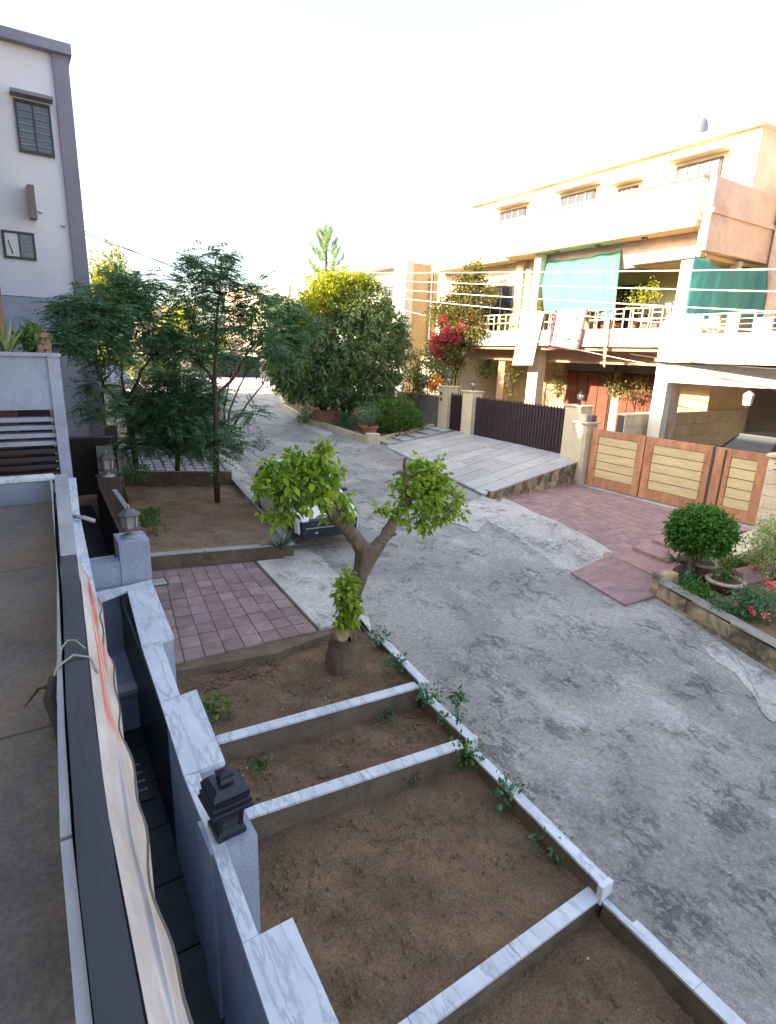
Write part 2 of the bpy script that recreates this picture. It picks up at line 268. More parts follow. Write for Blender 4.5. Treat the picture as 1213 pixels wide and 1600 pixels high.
# ------------------------------------------------------------------ mesh helpers
class MB:
    def __init__(s): s.v = []; s.f = []; s.sm = []
    def add(s, vs, fs, smooth=False):
        n = len(s.v); s.v += [tuple(map(float, p)) for p in vs]; s.f += [tuple(n+i for i in f) for f in fs]; s.sm += [smooth]*len(fs); return s
    def box(s, x0, x1, y0, y1, z0, z1, ch=0.0):
        if ch <= 0:
            vs = [(x0, y0, z0), (x1, y0, z0), (x1, y1, z0), (x0, y1, z0), (x0, y0, z1), (x1, y0, z1), (x1, y1, z1), (x0, y1, z1)]
            return s.add(vs, [(0, 3, 2, 1), (4, 5, 6, 7), (0, 1, 5, 4), (1, 2, 6, 5), (2, 3, 7, 6), (3, 0, 4, 7)])
        c = ch
        vs = [(x0, y0, z0), (x1, y0, z0), (x1, y1, z0), (x0, y1, z0), (x0, y0, z1-c), (x1, y0, z1-c), (x1, y1, z1-c), (x0, y1, z1-c),
              (x0+c, y0+c, z1), (x1-c, y0+c, z1), (x1-c, y1-c, z1), (x0+c, y1-c, z1)]
        return s.add(vs, [(0, 3, 2, 1), (8, 9, 10, 11), (0, 1, 5, 4), (1, 2, 6, 5), (2, 3, 7, 6), (3, 0, 4, 7), (4, 5, 9, 8), (5, 6, 10, 9), (6, 7, 11, 10), (7, 4, 8, 11)])
    def prism(s, poly, z0, z1):
        """poly: list of (x,y) ; z0,z1 numbers or lists"""
        n = len(poly); Z0 = z0 if hasattr(z0, '__len__') else [z0]*n; Z1 = z1 if hasattr(z1, '__len__') else [z1]*n
        a = sum(poly[i][0]*poly[(i+1) % n][1]-poly[(i+1) % n][0]*poly[i][1] for i in range(n))
        if a < 0: poly = poly[::-1]; Z0 = Z0[::-1]; Z1 = Z1[::-1]
        vs = [(p[0], p[1], z) for p, z in zip(poly, Z0)]+[(p[0], p[1], z) for p, z in zip(poly, Z1)]
        return s.add(vs, [tuple(range(n))[::-1], tuple(range(n, 2*n))]+[(i, (i+1) % n, n+(i+1) % n, n+i) for i in range(n)])
    def bar(s, a, b, w_, h_=None, up=(0, 0, 1)):
        a = Vector(a); b = Vector(b); d = (b-a).normalized(); u = Vector(up)
        if abs(d.dot(u)) > 0.95: u = Vector((1, 0, 0))
        x = d.cross(u).normalized()*(w_/2); y = x.cross(d).normalized()*((h_ or w_)/2)
        vs = [a-x-y, a+x-y, a+x+y, a-x+y, b-x-y, b+x-y, b+x+y, b-x+y]
        return s.add(vs, [(0, 1, 2, 3), (7, 6, 5, 4), (0, 4, 5, 1), (1, 5, 6, 2), (2, 6, 7, 3), (3, 7, 4, 0)])
    def tube(s, pts, rad, n=8, cap=True, smooth=True):
        pts = [Vector(p) for p in pts]; rad = rad if hasattr(rad, '__len__') else [rad]*len(pts)
        base = len(s.v); vs = []; ux = None
        for i, p in enumerate(pts):
            d = (pts[min(i+1, len(pts)-1)]-pts[max(i-1, 0)]).normalized()
            if ux is None: ux = d.orthogonal().normalized()
            else: ux = (ux-d*ux.dot(d)).normalized()
            uy = d.cross(ux)
            for k in range(n):
                a = 2*math.pi*k/n; vs.append(p+ux*math.cos(a)*rad[i]+uy*math.sin(a)*rad[i])
        fs = [(i*n+k, i*n+(k+1) % n, (i+1)*n+(k+1) % n, (i+1)*n+k) for i in range(len(pts)-1) for k in range(n)]
        s.add(vs, fs, smooth)
        if cap:
            m = (len(pts)-1)*n
            s.f += [tuple(base+k for k in range(n))[::-1], tuple(base+m+k for k in range(n))]; s.sm += [False, False]
        return s
    def lathe(s, c, prof, n=16, smooth=True, rot=0.0):
        vs = []; c = Vector(c)
        for r, z in prof:
            for k in range(n):
                a = rot+2*math.pi*k/n; vs.append((c.x+r*math.cos(a), c.y+r*math.sin(a), c.z+z))
        fs = [(i*n+k, i*n+(k+1) % n, (i+1)*n+(k+1) % n, (i+1)*n+k) for i in range(len(prof)-1) for k in range(n)]
        s.add(vs, fs, smooth)
        b = len(s.v)-len(vs); m = (len(prof)-1)*n
        if prof[0][0] > 0.001: s.f.append(tuple(b+k for k in range(n))[::-1]); s.sm.append(False)
        if prof[-1][0] > 0.001: s.f.append(tuple(b+m+k for k in range(n))); s.sm.append(False)
        return s
    def grid(s, fn, nu, nv, smooth=True, thick=0.0):
        P = [[Vector(fn(i/nu, j/nv)) for j in range(nv+1)] for i in range(nu+1)]
        vs = [p for r in P for p in r]; w_ = nv+1
        fs = [(i*w_+j, (i+1)*w_+j, (i+1)*w_+j+1, i*w_+j+1) for i in range(nu) for j in range(nv)]
        return s.add(vs, fs, smooth)
    def mesh(s, name, m):
        me = bpy.data.meshes.new(name); me.from_pydata(s.v, [], s.f); me.materials.append(m)
        me.polygons.foreach_set('use_smooth', s.sm); me.update(); return me
    def build(s, name, m, parent=None, local=False, loc=None):
        if parent is not None and not local:
            o = wloc(parent)
            s.v = [(x-o[0], y-o[1], z-o[2]) for x, y, z in s.v]
        elif loc is not None:
            s.v = [(x-loc[0], y-loc[1], z-loc[2]) for x, y, z in s.v]
        ob = bpy.data.objects.new(name, s.mesh(name, m)); col.objects.link(ob)
        if parent is not None: ob.parent = parent
        if loc is not None: ob.location = loc
        return ob
def wloc(o):
    v = Vector((0, 0, 0))
    while o is not None: v += Vector(o.location); o = o.parent
    return v
def tag(o, label=None, cat=None, group=None, kind=None):
    if label: o['label'] = label
    if cat: o['category'] = cat
    if group: o['group'] = group
    if kind: o['kind'] = kind
    return o
def thing(name, label, cat, loc=(0, 0, 0), group=None, rz=0):
    o = bpy.data.objects.new(name, None); col.objects.link(o); o.location = tuple(map(float, loc)); o.rotation_euler = (0, 0, rz)
    o.empty_display_size = 0.2
    return tag(o, label, cat, group)
def struct(ob): ob['kind'] = 'structure'; return ob
def stuff(ob): ob['kind'] = 'stuff'; return ob
def inst(name, me, parent, loc, rot=(0, 0, 0), scale=(1, 1, 1)):
    o = bpy.data.objects.new(name, me); col.objects.link(o); o.parent = parent; o.location = loc; o.rotation_euler = rot; o.scale = scale; return o
def solid(ob, t, off=0):
    md = ob.modifiers.new('solid', 'SOLIDIFY'); md.thickness = t; md.offset = off; return ob

# ------------------------------------------------------------------ foliage
def leaves_obj(name, pos, dirs, L, W, m, parent=None, droop=None, fold=0.0, nrm=None):
    """diamond leaves: pos (n,3) base, dirs (n,3) axis, L,W arrays"""
    pos = np.asarray(pos, float); d = np.asarray(dirs, float); n = len(pos)
    d /= np.linalg.norm(d, axis=1)[:, None]+1e-9
    if nrm is None:
        r = RNG.normal(size=(n, 3)); r[:, 2] += 1.2
    else: r = nrm+RNG.normal(size=(n, 3))*0.35
    sd = np.cross(d, r); sd /= np.linalg.norm(sd, axis=1)[:, None]+1e-9
    up = np.cross(sd, d)
    L = np.broadcast_to(L, (n,))[:, None]; W = np.broadcast_to(W, (n,))[:, None]
    a = pos; b = pos+d*L*0.45+sd*W/2+up*W*fold; c = pos+d*L-up*L*0.12; e = pos+d*L*0.45-sd*W/2+up*W*fold
    V = np.stack([a, b, c, e], 1).reshape(-1, 3)
    if parent is not None: V = V-np.array(wloc(parent))
    F = np.arange(4*n).reshape(n, 4)
    me = bpy.data.meshes.new(name)
    me.vertices.add(4*n); me.vertices.foreach_set('co', V.ravel())
    me.loops.add(4*n); me.loops.foreach_set('vertex_index', F.ravel())
    me.polygons.add(n); me.polygons.foreach_set('loop_start', np.arange(0, 4*n, 4)); me.polygons.foreach_set('loop_total', np.full(n, 4))
    at = me.attributes.new('v', 'FLOAT', 'FACE'); at.data.foreach_set('value', RNG.rand(n).astype(np.float32))
    me.materials.append(m); me.update(); me.validate()
    o = bpy.data.objects.new(name, me); col.objects.link(o)
    if parent is not None: o.parent = parent
    return o
def rnd_dirs(n): 
    d = RNG.normal(size=(n, 3)); return d/np.linalg.norm(d, axis=1)[:, None]
def clumps(blobs, per_m3=None, n=60, shell=0.75):
    """clump centres within ellipsoid blobs (c, r(3)) favouring the shell"""
    out = []; od = []
    for c, r, k in blobs:
        d = rnd_dirs(k); rr = (shell+(1-shell)*RNG.rand(k))*(0.88+0.24*RNG.rand(k)); inner = RNG.rand(k) < 0.22; rr[inner] *= 0.65
        out.append(np.asarray(c)+d*rr[:, None]*np.asarray(r)); od.append(d)
    return np.concatenate(out), np.concatenate(od)
def clump_leaves(C, D, per, L, W, m, name, parent, spread=0.12, droop=0.4, outw=0.5):
    k = len(C); P = np.repeat(C, per, 0)+RNG.normal(size=(k*per, 3))*spread
    d = rnd_dirs(k*per)+np.repeat(D, per, 0)*outw; d[:, 2] -= droop
    s = 0.7+0.6*RNG.rand(k*per)
    return leaves_obj(name, P, d, L*s, W*s, m, parent)
def blob(u, v, y, ru, rv, k, depth=None):
    c = PY(u, v, y); dist = float(np.dot(c-EYE, FW)); s = dist/FPX
    return (c, (ru*s, (depth if depth else ru*s), rv*s), k)
def limb(mb, a, b, r0, r1, wob=0.08, n=6, seg=6):
    a = np.asarray(a, float); b = np.asarray(b, float); pts = []; L = np.linalg.norm(b-a)
    for i in range(seg+1):
        t = i/seg; p = a*(1-t)+b*t+RNG.normal(size=3)*wob*L*math.sin(math.pi*t)*0.5; pts.append(p)
    mb.tube(pts, [r0+(r1-r0)*i/seg for i in range(seg+1)], n)

# ================================================================== GROUND
def bilin(a, b, c, d, u, v):
    a, b, c, d = map(np.asarray, (a, b, c, d)); return a*(1-u)*(1-v)+b*u*(1-v)+c*u*v+d*(1-u)*v
def sheet(name, x0, x1, y0, y1, zf, m, nx=8, ny=8):
    mb = MB(); mb.grid(lambda u, v: (x0+(x1-x0)*u, y0+(y1-y0)*v, zf(x0+(x1-x0)*u, y0+(y1-y0)*v)), nx, ny); return struct(mb.build(name, m))
sheet('ground', -400, 500, -300, 700, lambda x, y: g(y)-0.5 if y < 62 else g(y)-0.02, M_dust, 60, 250)
def poly_sheet(name, rows, m, dz=0.0, sub=10, jag=0.0):
    """rows: list of (y, x_left, x_right)"""
    mb = MB(); vs = []; fs = []
    for i, (y, a, b) in enumerate(rows):
        for k in range(sub+1):
            x = a+(b-a)*k/sub
            if k in (0, sub): x += random.uniform(-jag, jag)
            vs.append((x, y, g(y)+dz+(0.012*math.sin(x*2.1+y)*math.cos(y*1.7-x) if 0 < k < sub else 0)))
    w_ = sub+1
    for i in range(len(rows)-1):
        for k in range(sub): fs.append((i*w_+k, i*w_+k+1, (i+1)*w_+k+1, (i+1)*w_+k))
    mb.add(vs, fs, True); return struct(mb.build(name, m))
def road_l(y):
    P = [(-40, 4.2), (0.6, 4.25), (2.0, 4.32), (3.5, 4.42), (4.7, 4.56), (6.05, 4.68), (7.3, 4.74), (8, 4.76), (11.3, 4.9), (14, 5.3), (20, 6.3), (23, 7.0), (29, 8.3), (33, 9.3), (37, 10.2)]
    return float(np.interp(y, [p[0] for p in P], [p[1] for p in P]))
def road_r(y): return float(np.interp(y, [-40, 7, 9, 13, 14, 21, 30, 37], [12.5, 12.0, 11.7, 12.7, 13.2, 14.5, 15, 17]))
poly_sheet('road', [(y, road_l(y)-0.03, road_r(y)) for y in np.linspace(-40, 37, 78)], M_road, 0.0, 28)
sheet('cross_street', -60, 70, 37, 62, lambda x, y: g(37)-0.0, M_road, 20, 6)
# concrete aprons beside the road
def apron(name, pts, m, dz=0.0, edge=0.06, nu=30, nv=14):
    a, b, c, d = [np.array(p) for p in pts]
    def fn(u, v):
        p = bilin(a, b, c, d, u, v); q = p.copy()
        q[:2] += np.array([math.sin(u*7+v*5+a[0])+0.6*math.sin(u*19+v*11), math.cos(u*8+v*6+a[1])+0.6*math.cos(v*21+u*9)])*edge*0.9
        return (q[0], q[1], g(p[1])+dz+(0.012 if u in (0, 1) or v in (0, 1) else 0.024))
    mb = MB(); mb.grid(fn, nu, nv); return struct(mb.build(name, m))
def GR(u, v):                       # point on the sloping street
    r = ray(u, v); t = (-0.15-EYE[2])/(r[2]-0.06*r[1]); return EYE+r*t
# right side pale apron in front of the red driveway
apron('apron', [GR(740, 800), GR(898, 898), GR(965, 862), GR(790, 778)], M_apron2)
apron('apron', [GR(690, 810), GR(745, 832), GR(782, 790), GR(762, 768)], M_apron2, 0.002)
apron('apron', [GR(1098, 1006), GR(1213, 1130), GR(1260, 1100), GR(1125, 1003)], M_apron2, 0.004)
apron('apron', [GR(463, 662), GR(510, 682), GR(523, 678), GR(478, 655)], M_apron2, 0.0)
# left kerb apron up the street
apron('apron', [(5.35, 12.0, 0), (7.15, 23.5, 0), (6.5, 23.5, 0), (4.85, 12.0, 0)], M_apron2, 0.03)

# ================================================================== OUR SIDE: beds, driveway, boundary wall
def soil_bed(name, corners, z, m, label=None):
    xs = corners
    def fn(u, v):
        p = bilin(xs[0], xs[1], xs[2], xs[3], u, v); return (p[0], p[1], z+0.03*math.sin(p[0]*3.3)*math.cos(p[1]*2.7)+RNG.rand()*0.018+0.02*math.sin(p[0]*9+p[1]*7))
    mb = MB(); mb.grid(fn, 50, 40); return struct(mb.build(name, m))
soil_bed('planting_bed_soil', [(1.9, 11.95), (4.85, 11.5), (5.6, 17.6), (2.6, 18.9)], 0.80, M_soil2)
soil_bed('planting_bed_soil', [(2.6, 18.9), (5.6, 17.6), (6.3, 22.2), (3.4, 24.0)], 0.97, M_soil2)
# white marble strips across the beds (each a coping on a low retaining wall)
def strip(name, a, b, wd, ztop, zbot, label):
    a = np.array(a, float); b = np.array(b, float); d = (b-a)/np.linalg.norm(b-a); nrm = np.array([-d[1], d[0]])
    r = thing(name, label, 'low wall', ((a[0]+b[0])/2, (a[1]+b[1])/2, zbot))
    q = nrm*wd; t = nrm*0.03
    MB().prism([tuple(a+t), tuple(b+t), tuple(b+q-t), tuple(a+q-t)], zbot, ztop-0.03).build('wall', M_soilwall, r)
    L = np.linalg.norm(b-a); n = max(1, int(round(L/1.15)))
    for i in range(n):
        p = a+d*(L*i/n+0.004); e = a+d*(L*(i+1)/n-0.004)
        mb = MB(); mb.prism([tuple(p), tuple(e), tuple(e+q), tuple(p+q)], ztop-0.03, ztop); mb.build('coping_stone', M_marble, r)
    return r
M_soilwall = mat('earth_stained_render', (0.21, 0.16, 0.11), (0.13, 0.095, 0.065), scale=2.5, rough=0.95, bump=0.4, stain=(0.07, 0.055, 0.04), sscale=1.5, samt=0.5, fine=0.15)
def xy(p): return (p[0], p[1])
K = [xy(PZ(603, 997, 0.48)), xy(PZ(669, 1064, 0.48)), xy(PZ(744, 1151, 0.30)), xy(PZ(839, 1262, 0.14))]
K[3] = (K[3][0], K[3][1]); K3 = (K[2][0]+(K[3][0]-K[2][0])*1.9, K[2][1]+(K[3][1]-K[2][1])*1.9)
K4 = (K3[0]-0.05, 0.6)
S1a, S1b = PZ(341, 1161, 0.44), PZ(656, 1073, 0.44)
strip('marble_capped_step', xy(S1a), xy(S1b), 0.15, 0.44, -0.2, 'upper white marble strip across the soil, just below the pruned tree')
S2a, S2b = PZ(380, 1281, 0.26), PZ(726, 1166, 0.26)
strip('marble_capped_step', xy(S2a), xy(S2b), 0.15, 0.26, -0.4, 'lower white marble strip across the soil, ending at the second kerb jog')
S3a = (0.95, K3[1]-0.05)
strip('marble_capped_step', S3a, (K3[0]-0.1, K3[1]), 0.15, -0.02, -0.7, 'lowest white marble strip nearest the camera at the foot of the beds')
def bedq(a0, b0, a1, b1, z):
    ex = lambda p, x: (x, p)
    soil_bed('planting_bed_soil', [(0.92+0.03*a0, a0), (b0[0]-0.06, b0[1]), (b1[0]-0.06, b1[1]), (0.92+0.03*a1, a1)], z, M_soil)
bedq(S1a[1]+0.08, (K[1][0], S1b[1]+0.08), 8.3, (K[0][0], 8.0), 0.33)
bedq(S2a[1]+0.08, (K[2][0], S2b[1]+0.08), S1a[1]+0.08, (K[1][0], S1b[1]+0.08), 0.08)
bedq(S3a[1]+0.08, (K3[0], K3[1]+0.08), S2a[1]+0.08, (K[2][0], S2b[1]+0.08), -0.10)
bedq(0.3, (K4[0], 0.3), S3a[1]+0.08, (K3[0], K3[1]+0.08), -0.30)
# stepped white kerb at the road edge, one thing
kb = thing('marble_kerb', 'stepped white marble kerb between the soil beds and the grey road', 'kerb', (4.7, 4.5, 0))
def kerbseg(p, q, ztop, drop=0.0):
    p = np.array(p); q = np.array(q); wd = 0.13
    n = max(1, int(round(abs(q[1]-p[1])/0.9)))
    for i in range(n):
        a = p+(q-p)*i/n; b = p+(q-p)*(i+1)/n; b = b-(q-p)/n*0.004
        MB().prism([(a[0]-wd, a[1]), (a[0], a[1]), (b[0], b[1]), (b[0]-wd, b[1])], ztop-0.03, ztop).build('coping_stone', M_marble, kb)
    MB().prism([(p[0]-wd+0.01, p[1]), (p[0]-0.01, p[1]), (q[0]-0.01, q[1]), (q[0]-wd+0.01, q[1])], -0.9, ztop-0.03).build('kerb_base', M_soilwall, kb)
kerbseg((K[1][0], K[1][1]), (K[0][0], K[0][1]), 0.48)
kerbseg((K[2][0], K[2][1]+0.03), (K[1][0], K[1][1]-0.03), 0.30)
kerbseg(K3, (K[2][0], K[2][1]-0.03), 0.14)
kerbseg(K4, (K3[0], K3[1]-0.03), -0.02)
for kk, za, zb in ((K[1], 0.48, 0.30), (K[2], 0.30, 0.14), (K3, 0.14, -0.02)):
    MB().box(kk[0]-0.15, kk[0]+0.012, kk[1]-0.028, kk[1]+0.03, zb-0.05, za+0.004).build('riser_stone', M_marble, kb)
# our red-paved driveway
dr = struct(MB().prism([(1.35, 7.86), (3.0, 7.62), (4.78, 7.98), (4.9, 11.5), (1.95, 11.9)], -0.3, [0.47, 0.47, 0.44, 0.50, 0.56]).build('driveway', M_soilwall))
def drz(x, y): return float(np.interp(y, [7.8, 11.6], [0.475, 0.555]))
# pavers: joints recessed
for i in range(8):
    for j in range(10):
        def P(u, v): 
            q = bilin((1.40, 8.0), (3.86, 7.95), (4.0, 11.38), (1.95, 11.75), u, v); return q
        e = 0.0028; u0, u1, v0, v1 = i/8+e, (i+1)/8-e, j/10+e*0.9, (j+1)/10-e*0.9
        if i == 0 and j == 8: continue
        c = [P(u0, v0), P(u1, v0), P(u1, v1), P(u0, v1)]; dz = random.uniform(-0.004, 0.004)
        zz = [drz(*q)+0.022+dz+random.uniform(-0.002, 0.002) for q in c]
        MB().prism([tuple(q) for q in c], [z-0.03 for z in zz], zz).build('paver', M_tile, dr)
# pale apron beyond the pavers
mb = MB(); mb.prism([(3.92, 7.98), (4.74, 8.02), (4.86, 11.3), (4.06, 11.36)], 0.4, [0.51, 0.48, 0.56, 0.585]); struct(mb.build('apron', M_apron2))
mb = MB(); mb.grid(lambda u, v: (4.70+(0.1+0.65*min(1, v*2.5))*u+0.04*math.sin(v*17), 7.75+3.95*v, (1-u)*(0.47+0.09*v)+u*(g(7.7+4.0*v)+0.006)), 6, 16); struct(mb.build('apron', M_apron2))
mh = thing('drain_cover', 'small pale square drain cover set in the red pavers by the marble wall', 'drain cover', (1.98, 11.1, 0.55))
MB().box(1.78, 2.12, 10.96, 11.28, 0.50, 0.585).build('cover', M_apron, mh); MB().box(1.75, 2.15, 10.93, 11.31, 0.49, 0.58).build('frame', M_joint, mh)
# low kerb wall between the driveway and the upper bed
lw = thing('low_bed_wall', 'low cement wall between the red paved driveway and the bare tree bed', 'low wall', (3.3, 11.8, 0.5))
MB().prism([(1.95, 11.93), (4.95, 11.40), (4.97, 11.54), (1.97, 12.07)], 0.3, [0.84, 0.80, 0.80, 0.84]).build('wall', M_soilwall, lw)
MB().prism([(1.94, 11.91), (4.97, 11.38), (4.99, 11.56), (1.96, 12.09)], [0.845, 0.805, 0.805, 0.845], [0.87, 0.83, 0.83, 0.87]).build('coping', M_apron, lw)
lw2 = thing('road_edge_kerb', 'worn concrete kerb along the tree bed beside the white car', 'kerb', (5, 14, 0.7))
MB().prism([(4.85, 11.5), (4.99, 11.5), (5.75, 17.6), (5.61, 17.6)], 0.2, [0.82, 0.82, 0.98, 0.98]).build('kerb_stone', M_apron, lw2)
MB().prism([(5.61, 17.63), (5.75, 17.63), (6.45, 22.2), (6.31, 22.2)], 0.2, [0.98, 0.98, 1.22, 1.22]).build('kerb_stone', M_apron, lw2)
lw3 = thing('bed_end_wall', 'dark mossy low wall at the far end of the tree bed before the pale pavers', 'low wall', (4.3, 18.3, 0.8))
MB().prism([(2.62, 18.9), (5.55, 17.62), (5.62, 17.78), (2.68, 19.06)], 0.5, 1.25).build('wall', M_soilwall, lw3)

# our boundary wall with jogged marble coping
bw = thing('boundary_wall', 'blue-grey boundary wall with stepped-width veined marble coping beside the soil beds', 'wall', (1.1, 5, 0.0))
def c16(u, v): return xy(PZ(u, v, 1.6))
pieces = [((197, 915), (236, 905), (272, 995), (222, 1012)), ((222, 1012), (253, 1003), (281, 1085), (251, 1098)),
          ((251, 1098), (307, 1077), (352, 1190), (287, 1212)), ((287, 1212), (312, 1208), (345, 1300), (325, 1306))]
pl = [[c16(*q) for q in p] for p in pieces]
pl.append([pl[3][3], pl[3][2], (pl[3][2][0]-0.04, 2.6), (pl[3][3][0]-0.05, 2.6)])
pl.append([pl[4][3], (pl[4][2][0]+0.22, 2.6), (pl[4][2][0]+0.16, 1.2), (pl[4][3][0]-0.06, 1.2)])
for p in pl:
    cen = np.mean(p, 0); q = [tuple(cen+(np.array(a)-cen)*np.array([1.0, 0.997])) for a in p]
    MB().prism(q, 1.565, 1.60).build('coping_stone', M_marble, bw)
    q = [tuple(cen+(np.array(a)-cen)*np.array([0.93, 1.0])) for a in p]
    MB().prism(q, -0.8, 1.565).build('wall', M_bluegrey2, bw)
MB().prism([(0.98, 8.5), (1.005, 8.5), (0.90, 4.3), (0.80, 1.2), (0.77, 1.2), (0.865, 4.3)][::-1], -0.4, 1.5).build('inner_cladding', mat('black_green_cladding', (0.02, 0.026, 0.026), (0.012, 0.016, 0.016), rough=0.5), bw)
MB().prism([c16(150, 925), c16(197, 915), c16(199, 922), c16(152, 940)], 1.56, 1.6).build('coping_stone', M_marble, bw)
MB().prism([(pl[0][0][0]-0.5, 8.55), (pl[0][0][0], 8.55), (pl[0][0][0], 8.72), (pl[0][0][0]-0.5, 8.72)], -0.2, 1.56).build('wall', M_bluegrey, bw)
# sunken side yard floor between house and boundary wall
yd = struct(MB().box(-0.3, 1.3, -3, 8.75, -0.45, 0.0).build('side_yard_floor', M_darktile_shade))
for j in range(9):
    MB().box(0.25, 0.98, 1.0+j*0.75+0.01, 1.0+(j+1)*0.75-0.01, 0.0, 0.02).build('floor_tile', M_darktile_shade, yd)
st = thing('yard_step', 'dark plinth with pale edge stone across the sunken side yard', 'step', (0.8, 8.3, 0))
MB().box(0.3, 1.02, 7.4, 8.7, 0.0, 0.62).build('plinth', M_bluegrey, st); MB().box(0.3, 1.03, 7.3, 7.5, 0.6, 0.66).build('edge_stone', M_coping, st)
gt = thing('drain_grate', 'black slotted grate with pale bars in the side yard floor', 'drain grate', (0.74, 6.4, 0.0))
MB().box(0.62, 0.84, 5.95, 6.75, 0.0, 0.04).build('tray', M_black, gt)
for k in range(4): MB().box(0.62, 0.80, 6.1+k*0.16, 6.12+k*0.16, 0.04, 0.06).build('bar', M_coping, gt)

# neighbour's blue post and wall
nb = thing('corner_wall', 'blue-grey L-shaped corner wall carrying the nearer lantern', 'wall', (1.2, 9.0, 0.5))
MB().box(1.06, 1.48, 8.74, 9.25, 0.2, 2.22).build('post', M_bluegrey2, nb)
MB().box(0.35, 1.058, 8.76, 8.98, 0.2, 1.93).build('wall', M_bluegrey2, nb)
MB().box(0.35, 1.02, 8.98, 9.06, 0.2, 1.95).build('edge', M_coping, nb)
def lantern(name, label, c, s=1.0, m=M_cast, hexa=True, z0=0):
    t = thing(name, label, 'lamp', c, 'lanterns on the wall posts')
    n = 6
    MB().lathe(c, [(0.15*s, 0), (0.15*s, 0.025*s), (0.10*s, 0.045*s), (0.05*s, 0.06*s), (0.045*s, 0.11*s), (0.07*s, 0.13*s)], 16).build('base', M_coping, t)
    MB().lathe(c, [(0.17*s, 0.13*s), (0.17*s, 0.155*s), (0.13*s, 0.165*s)], n, False).build('tray', m, t)
    MB().lathe(c, [(0.12*s, 0.165*s), (0.135*s, 0.37*s)], n, False).build('glass', M_frost, t)
    for k in range(n):
        a = 2*math.pi*k/n; p = (c[0]+0.128*s*math.cos(a), c[1]+0.128*s*math.sin(a)); q = (c[0]+0.143*s*math.cos(a), c[1]+0.143*s*math.sin(a))
        MB().bar((p[0], p[1], c[2]+0.16*s), (q[0], q[1], c[2]+0.375*s), 0.022*s).build('upright', m, t)
    MB().lathe(c, [(0.185*s, 0.37*s), (0.19*s, 0.39*s), (0.12*s, 0.44*s), (0.06*s, 0.485*s), (0.025*s, 0.50*s)], n, False).build('cap', m, t)
    MB().lathe(c, [(0.02*s, 0.50*s), (0.024*s, 0.52*s), (0.008*s, 0.56*s), (0.0, 0.575*s)], 8).build('finial', M_coping, t)
    return t
lantern('wall_lantern', 'grey hexagonal lantern on the pale blue corner post', (1.27, 9.0, 2.22), 0.9)
np_ = thing('brown_post', 'brown rendered gate post carrying the farther lantern', 'post', (1.75, 15.2, 0.6))
MB().box(1.5, 2.0, 15.0, 15.5, 0.3, 1.9).build('shaft', M_brownwood, np_)
lantern('wall_lantern', 'dark weathered lantern on the brown post farther up the wall', (1.75, 15.2, 1.9), 1.15)
bg_ = thing('brown_side_gate', 'dark brown boarded gate seen edge-on between the two lantern posts', 'gate', (1.45, 12, 0.5))
for k in range(14):
    y0 = 9.28+k*0.405; MB().box(1.30+k*0.014, 1.36+k*0.014, y0, y0+0.39, 0.4, 1.75).build('board', M_brownwood, bg_)
bt = thing('leaning_batten', 'pale wooden batten leaning behind the nearer lantern', 'batten', (1.6, 12, 1.5))
MB().bar((1.62, 10.6, 1.95), (1.62, 13.2, 2.0), 0.09, 0.04).build('batten', M_coping, bt)
w3 = thing('neighbour_wall', 'grey topped boundary wall running away behind the farther lantern', 'wall', (1.8, 18, 1))
MB().prism([(1.6, 15.55), (2.05, 15.55), (2.55, 20.6), (2.1, 20.6)], 0.3, [1.7, 1.7, 2.1, 2.1]).build('wall', M_greybeige, w3)
sheet('neighbour_driveway', -2.5, 1.6, 9.0, 21, lambda x, y: 0.45, M_darktile_shade, 4, 4)  # deep shade over this driveway is put into the near-black tile colour
nw = thing('shade_dark_garden_wall', 'wall with deep shade in its colour closing the driveway below the white house', 'wall', (0.5, 19.9, 0.5))
MB().box(-2, 2.55, 19.4, 19.8, 0.3, 2.25).build('wall', mat('deep_shade_plaster', (0.075, 0.06, 0.06), (0.04, 0.032, 0.034), scale=1, rough=0.95), nw)  # near-black plaster colour stands for the deep shade by the driveway

# ---- black lantern at the bottom
bl = thing('black_lantern', 'black tiered square lantern on the marble coping at the bottom', 'lamp', (1.05, 3.75, 1.6), 'lanterns on the wall posts')
c0 = PZ(352, 1232, 1.95); c0 = (float(c0[0]), float(c0[1])); bl.location = (c0[0], c0[1], 1.6)
def sq(c, prof, rot=R_(45+4)): 
    return MB().lathe(c, prof, 4, False, rot)
bc = (c0[0], c0[1], 1.6)
MB().box(c0[0]-0.17, c0[0]+0.17, c0[1]-0.17, c0[1]+0.17, -0.4, 1.597).build('pier', M_bluegrey2, bl)
sq(bc, [(0.15, 0), (0.15, 0.04), (0.10, 0.07)]).build('base', M_black, bl)
sq(bc, [(0.10, 0.07), (0.12, 0.26)]).build('glass', M_glass, bl)
for i, (r, z) in enumerate(((0.215, 0.24), (0.2, 0.285), (0.185, 0.33))):
    sq(bc, [(r, z), (r, z+0.02), (r-0.05, z+0.04)]).build('tier', M_black, bl)
sq(bc, [(0.19, 0.36), (0.19, 0.375), (0.13, 0.43), (0.12, 0.43)]).build('roof', M_black, bl)
sq(bc, [(0.07, 0.43), (0.05, 0.47), (0.075, 0.475), (0.075, 0.49), (0.0, 0.52)]).build('finial', M_black, bl)
for k in range(4):
    a = R_(49)+k*math.pi/2
    MB().bar((bc[0]+0.11*math.cos(a), bc[1]+0.11*math.sin(a), bc[2]+0.06), (bc[0]+0.13*math.cos(a), bc[1]+0.13*math.sin(a), bc[2]+0.27), 0.02).build('upright', M_black, bl)

